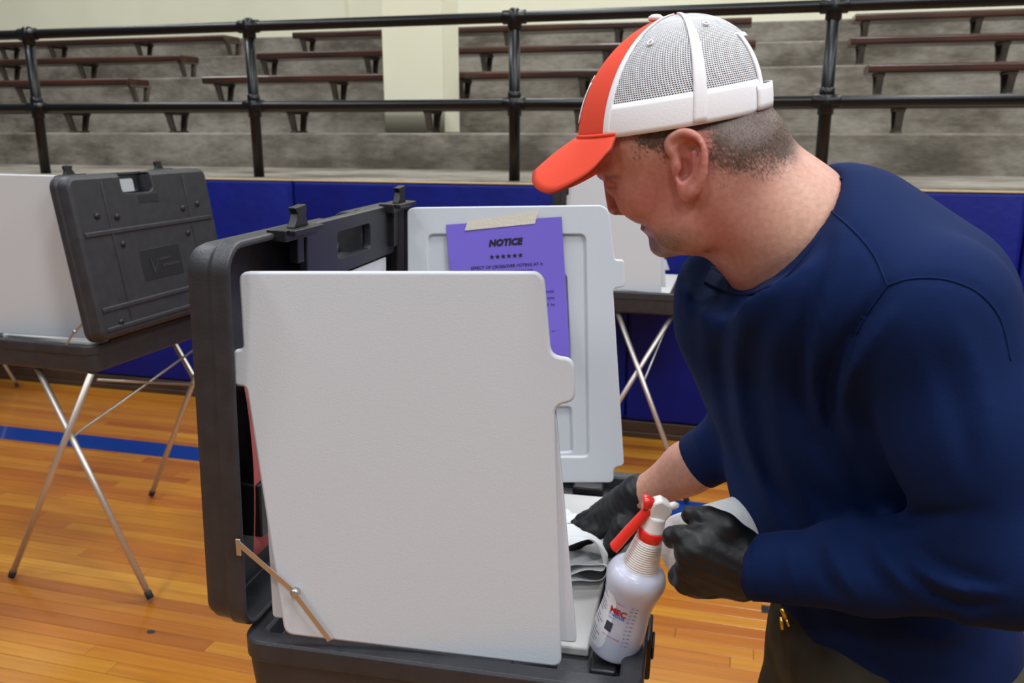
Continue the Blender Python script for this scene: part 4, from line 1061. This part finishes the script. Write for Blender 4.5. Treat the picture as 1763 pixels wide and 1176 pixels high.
# seams, laid on the cloth
from mathutils.bvhtree import BVHTree
bvh = BVHTree.FromPolygons([tuple(v) for v in Vs], [tuple(q) for q in Qs])
def seam(pts, r=0.0013):
    P_ = []
    for x, y in spline(pts, 14*len(pts)):
        h_ = bvh.ray_cast(Vector((0,0,H)), ray(x, y).normalized())
        if h_[0] is not None: P_.append(h_[0]+h_[1].normalized()*(0.0002 if h_[1].dot(ray(x,y)) < 0 else -0.0002))
    if len(P_) > 3: MB().tube(P_, r, 6).build('seam', 'shirt', shirt, True)
cpx = spline([(1424,300),(1410,345),(1382,400),(1342,450),(1306,474),(1278,481),(1250,474),(1225,462)], 60)
cE, cO = [], []
for k, (x, y) in enumerate(cpx):
    t_ = cpx[min(k+1,59)]-cpx[max(k-1,0)]; n_ = np.array((-t_[1], t_[0]))/np.linalg.norm(t_)      # away from the neck
    n_ = n_ if n_ @ (np.array((x, y))-np.array((1300,380))) > 0 else -n_
    ok = None
    for off in range(0, 22, 2):
        h_ = bvh.ray_cast(Vector((0,0,H)), ray(x+n_[0]*off, y+n_[1]*off).normalized())
        if h_[0] is not None and (h_[0]-W(x, y, 0.97)).length < 0.16: ok = h_; break
    h2 = bvh.ray_cast(Vector((0,0,H)), ray(x+n_[0]*27, y+n_[1]*27).normalized())
    if ok is not None and h2[0] is not None:
        cE.append(ok[0]); cO.append(h2[0]+(h2[1] if h2[1].dot(ray(x,y)) < 0 else -h2[1])*0.0003)
for _ in range(6):
    for L_ in (cE, cO):
        for k in range(1, len(L_)-1): L_[k] = (L_[k-1]+L_[k]*2+L_[k+1])/4
cs = MB(); cr = []
for a, b in zip(cE, cO):
    tc_ = (Vector((0,0,H))-a).normalized()
    cr.append([a+(b-a)*q+tc_*(0.0012+0.0022*math.sin(math.pi*min(1, q*1.0+0.12))) for q in (-0.12, 0.0, 0.25, 0.5, 0.75, 0.95, 1.0)])
cs.add([p for r_ in cr for p in r_], [(j*7+i, j*7+i+1, (j+1)*7+i+1, (j+1)*7+i) for j in range(len(cr)-1) for i in range(6)])
co_ = cs.build('collar', 'shirt_rib', shirt, True); md = co_.modifiers.new('s', 'SOLIDIFY'); md.thickness = 0.003; md.offset = 0
MB().tube(cE, 0.0034, 10).build('collar_edge', 'shirt_rib', shirt, True)
MB().tube(cO, 0.0016, 6).build('seam', 'shirt_rib', shirt, True)
seam([(1528,492),(1570,480),(1630,482),(1685,505),(1722,550),(1740,620)])
seam([(1430,362),(1470,398),(1505,440),(1528,492)])
seam([(1528,492),(1500,530),(1475,575),(1462,620)])
# cuffs
wdv = Vector((LWr-LE)).normalized(); wo = wdv.orthogonal().normalized()
MB().loft([[Vector(LWr)+wdv*o+(wo*math.cos(2*math.pi*k/28)+wdv.cross(wo)*math.sin(2*math.pi*k/28))*r for k in range(28)] for o, r in ((0.004,0.034),(0.004,0.0372),(0.001,0.0388),(-0.010,0.0394),(-0.022,0.0398),(-0.03,0.0396),(-0.034,0.037))], False, False).build('cuff', 'shirt_rib', shirt, True)

c0_ = Vector(RE*0.53+RWr*0.47); wdv = Vector((RWr-RE)).normalized(); wo = wdv.orthogonal().normalized()
MB().loft([[c0_+wdv*o+(wo*math.cos(2*math.pi*k/28)+wdv.cross(wo)*math.sin(2*math.pi*k/28))*r for k in range(28)] for o, r in ((0.003,0.036),(0.003,0.0425),(0.001,0.0445),(-0.010,0.0455),(-0.022,0.0462),(-0.03,0.046),(-0.036,0.042))], False, False).build('cuff', 'shirt_rib', shirt, True)
# ------------------------------------------------------------------ trousers and shoes
def tr_sdf(X, Y, Z):
    P = (X, Y, Z); f = None
    waist = SPINE[-2][0]+np.array((0,0,0.06))
    f = rc(P, waist, PEL, 0.105, 0.11)
    f = smin(f, rc(P, PEL-latf*0.07+np.array((0,0,0.03)), PEL+latf*0.07, 0.108, 0.105), 0.05)
    for hp, kn, ft in ((hipL,kneeL,footL),(hipR,kneeR,footR)):
        f = smin(f, chain(P, [hp, kn, ft+np.array((0,0,0.03))], [0.105, 0.082, 0.075], 0.03), 0.04)
    f = smin(f, ell(P, PEL+fwdf*0.06+np.array((0,0,0.04)), (0.11,0.11,0.11)), 0.05)
    f = np.maximum(f, 0.035-Z); f = np.maximum(f, Z-1.02)
    return f+0.0022*np.sin(X*60+Z*45)*np.sin(Y*50-Z*30)
Vt, Qt = snet(tr_sdf, (0.0, 0.45, 0.0), (0.95, 1.5, 1.06), 0.008, 2)
trs = nobj('trousers', Vt, Qt, 'trousers', person); trs['label'] = 'dark olive trousers'
for ft in (footL, footR):
    def sh(X, Y, Z):
        P = (X, Y, Z); f = chain(P, [ft-fwdf*0.05+np.array((0,0,0.01)), ft+fwdf*0.08, ft+fwdf*0.17-np.array((0,0,0.012))], [0.045, 0.047, 0.036], 0.03)
        return np.maximum(f, 0.001-Z)
    c = ft
    Vf, Qf = snet(sh, (c[0]-0.3, c[1]-0.3, -0.01), (c[0]+0.3, c[1]+0.3, 0.14), 0.006, 1); nobj('shoe', Vf, Qf, 'shoe', person)
zp = W(1344, 1062, 0.945); zz2 = W(1347, 1084, 0.945)
zo = MB().tube([zp, zp*0.4+zz2*0.6, zz2], [0.0016, 0.0022, 0.0016], 8).tube([zp+Vector((0.006,0,-0.002)), zz2+Vector((0.007,0,0.004))], [0.0014, 0.0014], 8).tube([zp+Vector((0.0,0,0.01)), zp+Vector((0.006,0,-0.002))], [0.0022, 0.0022], 8).build('zip_pull', 'brass', person, True); zo['label'] = 'brass zip pull hanging under the shirt hem'

# ------------------------------------------------------------------ gloves
def glove(name, sd, lo, hi, lab, h=0.0019):
    V, Q = snet(sd, lo, hi, h, 2); o = nobj(name, V, Q, 'glove', person); o['label'] = lab; return o
def lh(X, Y, Z):                                        # near hand, round the towel roll
    P = (X, Y, Z)
    wr = Wn(1293,977,1.018); k = [Wn(1208,928,1.008), Wn(1196,948,0.998), Wn(1194,977,1.002), Wn(1204,1003,1.016)]
    f = rc(P, Wn(1318,980,1.016), wr, 0.0335, 0.0325)
    pb = [Wn(1276,942,1.018), Wn(1272,962,1.010), Wn(1272,985,1.010), Wn(1276,1002,1.018)]
    for q in range(4): f = smin(f, rc(P, pb[q], k[q], 0.0205, 0.0165), 0.018)
    f = smin(f, rc(P, k[0], k[3], 0.015, 0.015), 0.015)
    fing = [[k[0], Wn(1176,924,1.006), Wn(1158,924,1.016), Wn(1156,930,1.032)],
            [k[1], Wn(1182,950,1.000), Wn(1186,953,1.030), Wn(1200,955,1.052)],
            [k[2], Wn(1181,982,1.006), Wn(1182,982,1.034), Wn(1196,980,1.056)],
            [k[3], Wn(1180,1004,1.016), Wn(1167,993,1.034), Wn(1166,986,1.052)]]
    rr = [(0.0155,0.0135,0.0120,0.0105), (0.0160,0.0140,0.0120,0.011), (0.0155,0.0135,0.0120,0.0105), (0.0145,0.0125,0.0115,0.010)]
    for a, r in zip(fing, rr): f = smin(f, chain(P, a, r, 0.004), 0.006)
    th = chain(P, [Wn(1276,938,1.016), Wn(1246,909,1.008), Wn(1216,893,1.016), Wn(1190,887,1.032)], [0.022, 0.0175, 0.0140, 0.0120], 0.008)
    f = smin(f, th, 0.006)
    return f+0.0007*np.sin(X*210+Z*260)*np.sin(Z*190-Y*120)
c = Wn(1230,960,1.02)
glove('glove', lh, c-np.array((0.10,0.09,0.085)), c+np.array((0.10,0.09,0.085)), 'black nitrile glove on the near hand holding the towel roll')
def rh(X, Y, Z):                                        # far hand, pressing the towel into the tray
    P = (X, Y, Z)
    wr = Wn(1090,861,1.358)
    f = rc(P, Wn(1103,852,1.350), wr, 0.0335, 0.0330)
    k = [Wn(1046,906,1.375), Wn(1036,896,1.392), Wn(1031,889,1.412), Wn(1032,884,1.432)]
    pb = [Wn(1082,878,1.355), Wn(1077,870,1.37), Wn(1073,865,1.386), Wn(1072,862,1.400)]
    for q in range(4): f = smin(f, rc(P, pb[q], k[q], 0.0215, 0.0165), 0.018)
    fing = [[k[0], Wn(1015,920,1.378), Wn(995,932,1.382), Wn(980,940,1.388)],
            [k[1], Wn(1005,908,1.398), Wn(985,919,1.404), Wn(970,927,1.410)],
            [k[2], Wn(1003,899,1.418), Wn(986,910,1.424), Wn(972,918,1.430)],
            [k[3], Wn(1008,893,1.436), Wn(992,902,1.442), Wn(981,909,1.446)]]
    rr = [(0.0165,0.0140,0.0120,0.0105)]*3+[(0.0145,0.0125,0.0110,0.0095)]
    for a, r in zip(fing, rr): f = smin(f, chain(P, a, r, 0.004), 0.005)
    th = chain(P, [Wn(1089,886,1.345), Wn(1072,912,1.335), Wn(1058,933,1.335), Wn(1046,950,1.340)], [0.0225, 0.0195, 0.0155, 0.0115], 0.008)
    f = smin(f, th, 0.006)
    return f+0.0008*np.sin(X*190+Z*240)*np.sin(Z*180-Y*140)
c = Wn(1040,900,1.39)
glove('glove', rh, c-np.array((0.10,0.11,0.095)), c+np.array((0.10,0.11,0.095)), 'black nitrile glove on the far hand wiping the tray')

# ------------------------------------------------------------------ cap
cap = empty('cap', parent=person); cap['label'] = 'trucker cap with orange front and visor, white net back'
CC = (1157, 210); CA = 160.0
def crown(phi, tau, off=0.0):                            # phi 0 = front, 90 deg = side towards the camera; tau 0 = base, 90 = top
    r = math.cos(tau); t = math.sin(tau); ro = 1+off/0.095
    x = CC[0]+(-CA*math.cos(phi)*r+8*t)*1.0; y = CC[1]+(18*math.cos(phi)+12*math.sin(phi))*r-173*t
    x = CC[0]+(x-CC[0])*ro; y = CC[1]+(y-CC[1])*ro
    return HW(x, y, -0.0835*math.sin(phi)*r*ro)
def patch(name, p0, p1, t0, t1, m, parent=cap, nu=24, nv=16, off=0.0, thick=0.0016, uv=False, rng=None):
    D = math.radians; vs = []; uvs = []
    for j in range(nv+1):
        for i in range(nu+1):
            ph = D(p0+(p1-p0)*i/nu); lo_, hi_ = (t0, t1) if rng is None else rng(p0+(p1-p0)*i/nu)
            ta = D(lo_+(hi_-lo_)*j/nv); vs.append(crown(ph, ta, off)); uvs.append((ph*0.098*math.cos(ta*0.8), ta*0.112))
    fs = [(j*(nu+1)+i, j*(nu+1)+i+1, (j+1)*(nu+1)+i+1, (j+1)*(nu+1)+i) for j in range(nv) for i in range(nu)]
    o = MB().add(vs, fs).build(name, m, parent, True)
    if uv:
        l = o.data.uv_layers.new(name='UVMap')
        for lp in o.data.loops: l.data[lp.index].uv = uvs[lp.vertex_index]
    if thick:
        md = o.modifiers.new('s', 'SOLIDIFY'); md.thickness = thick; md.offset = 0
    return o
patch('front_panel', -47, 47, 0, 90, 'cap_orange', nu=36, nv=30)
for sgn, nm in ((1, 'near'), (-1, 'far')):
    patch('net_panel', sgn*47, sgn*105, 15, 90, 'cap_net', uv=True, thick=0)
    patch('net_panel', sgn*105, sgn*154, 15, 90, 'cap_net', uv=True, thick=0)
    patch('headband', sgn*47, sgn*152, -1, 16, 'cap_white', off=0.0006, nu=36, nv=6)
    patch('seam_tape', sgn*47, sgn*52, 0, 88, 'cap_white', off=0.0009, nu=3, nv=30)
    patch('seam_tape', sgn*102, sgn*110, 0, 89, 'cap_white', off=0.0012, nu=4, nv=30)
    patch('seam_tape', sgn*150, sgn*155, 0, 46, 'cap_white', off=0.0012, nu=3, nv=20)
    for ph, ta in ((68, 50), (124, 58)):
        e = MB(); cen = crown(math.radians(sgn*ph), math.radians(ta), 0.0016); du = (crown(math.radians(sgn*ph+4), math.radians(ta), 0.0016)-cen).normalized(); dv = (crown(math.radians(sgn*ph), math.radians(ta+4), 0.0016)-cen).normalized()
        ring_ = [cen+(du*math.cos(q)+dv*math.sin(q))*0.0030 for q in np.linspace(0, 2*math.pi, 16, endpoint=False)]
        e.ring(ring_, 0.0011, 0.0011, [(p-cen) for p in ring_], 6); e.build('eyelet', 'cap_white', cap, True)
patch('net_panel', 154, 206, 45, 90, 'cap_net', uv=True, thick=0)
patch('opening_trim', 153, 207, 43, 46, 'cap_white', off=0.0004, nu=20, nv=2)
patch('strap', 146, 214, 0, 13, 'cap_white', off=0.003, nu=24, nv=4, thick=0.002)
tip = crown(0, math.pi/2, 0.0); ax_ = (crown(0, math.pi/2, 0.01)-tip).normalized(); o_ = ax_.orthogonal().normalized()
BTM = Matrix.Translation(HW(1131, 42, 0.0)) @ Matrix((o_, ax_.cross(o_), ax_)).transposed().to_4x4()
MB().lathe([(0.0075, -0.002), (0.0088, 0.0005), (0.0082, 0.003), (0.005, 0.005), (0.0015, 0.0056)], 20, BTM).build('button', 'cap_white', cap, True)
# visor
outer = spline([(913,287,0.0),(920,306,-0.030),(938,317,-0.050),(962,319,-0.064),(1000,303,-0.075),(1031,284,-0.081),(1062,252,-0.0835)], 22)
inner = [(CC[0]-CA*math.cos(q), CC[1]+18*math.cos(q)+12*math.sin(q), -0.0835*math.sin(q)) for q in np.radians(np.linspace(0, 57, 22))]
rows = []
for sgn in (-1, 1):
    seq = range(21, 0, -1) if sgn < 0 else range(22)
    for i in seq:
        a, b = inner[i], outer[i]; r_ = []
        for q in range(9):
            t = q/8; bow = -3.5*math.sin(math.pi*t)*(1-i/21)
            r_.append(HW(a[0]+(b[0]-a[0])*t, a[1]+(b[1]-a[1])*t+bow+(0 if sgn < 0 else 0), (a[2]+(b[2]-a[2])*t)*(-sgn if False else (1 if sgn < 0 else -1))))
        rows.append(r_)
vz = MB(); vz.add([p for r_ in rows for p in r_], [(j*9+i, j*9+i+1, (j+1)*9+i+1, (j+1)*9+i) for j in range(len(rows)-1) for i in range(8)])
vo = vz.build('visor', 'cap_orange', cap, True); md = vo.modifiers.new('s', 'SOLIDIFY'); md.thickness = 0.0032; md.offset = 0
vo.data.materials.append(MATS['cap_under']); md.material_offset_rim = 1
# stitched ridge where visor meets crown
MB().tube([HW(a[0]-1.0, a[1]-2, a[2]*1.01) for a in [(i_[0], i_[1], -i_[2]) for i_ in inner[::-1]]+list(inner[1:])], 0.0024, 8).build('visor_seam', 'cap_orange', cap, True)
# embroidered white device on the front, seen edge-on
for ph0, ta0, ta1 in ((-14, 6, 26), (-4, 10, 34), (6, 8, 30)):
    patch('embroidery', ph0, ph0+5, ta0, ta1, 'emblem_white', off=0.0016, nu=3, nv=8, thick=0.001)
import sys,OpenImageIO as oi,numpy as np
b=oi.ImageBuf('/workdir/render_main.png');a=b.get_pixels(oi.FLOAT)[...,:3];h,w=a.shape[:2];k=w/1763
def m(x0,y0,x1,y1): return (a[int(y0*k):int(y1*k)+1,int(x0*k):int(x1*k)+1].mean((0,1))*255).round().astype(int)
for n,r in dict(riser=(700,240,740,270),pad_r=(1720,400,1740,420),pad_m=(600,330,640,350),cream=(400,10,440,40),farpanel=(1010,600,1040,630),lpanel=(60,420,100,450),violet=(800,405,830,425),panel=(600,700,640,730),floor=(140,1080,240,1150),skin=(1100,320,1150,360),shirt=(1500,420,1560,460),lidside=(335,600,350,700),lbooth=(230,400,260,430),orange=(1010,180,1030,220),brim=(960,270,1000,290),bottle=(1060,1040,1090,1060),glove=(1220,950,1260,1000),neck=(1320,340,1350,370),pillar=(680,60,740,120),white=(1110,225,1180,232),shirtlow=(1560,700,1600,760)).items(): print(n,m(*r))
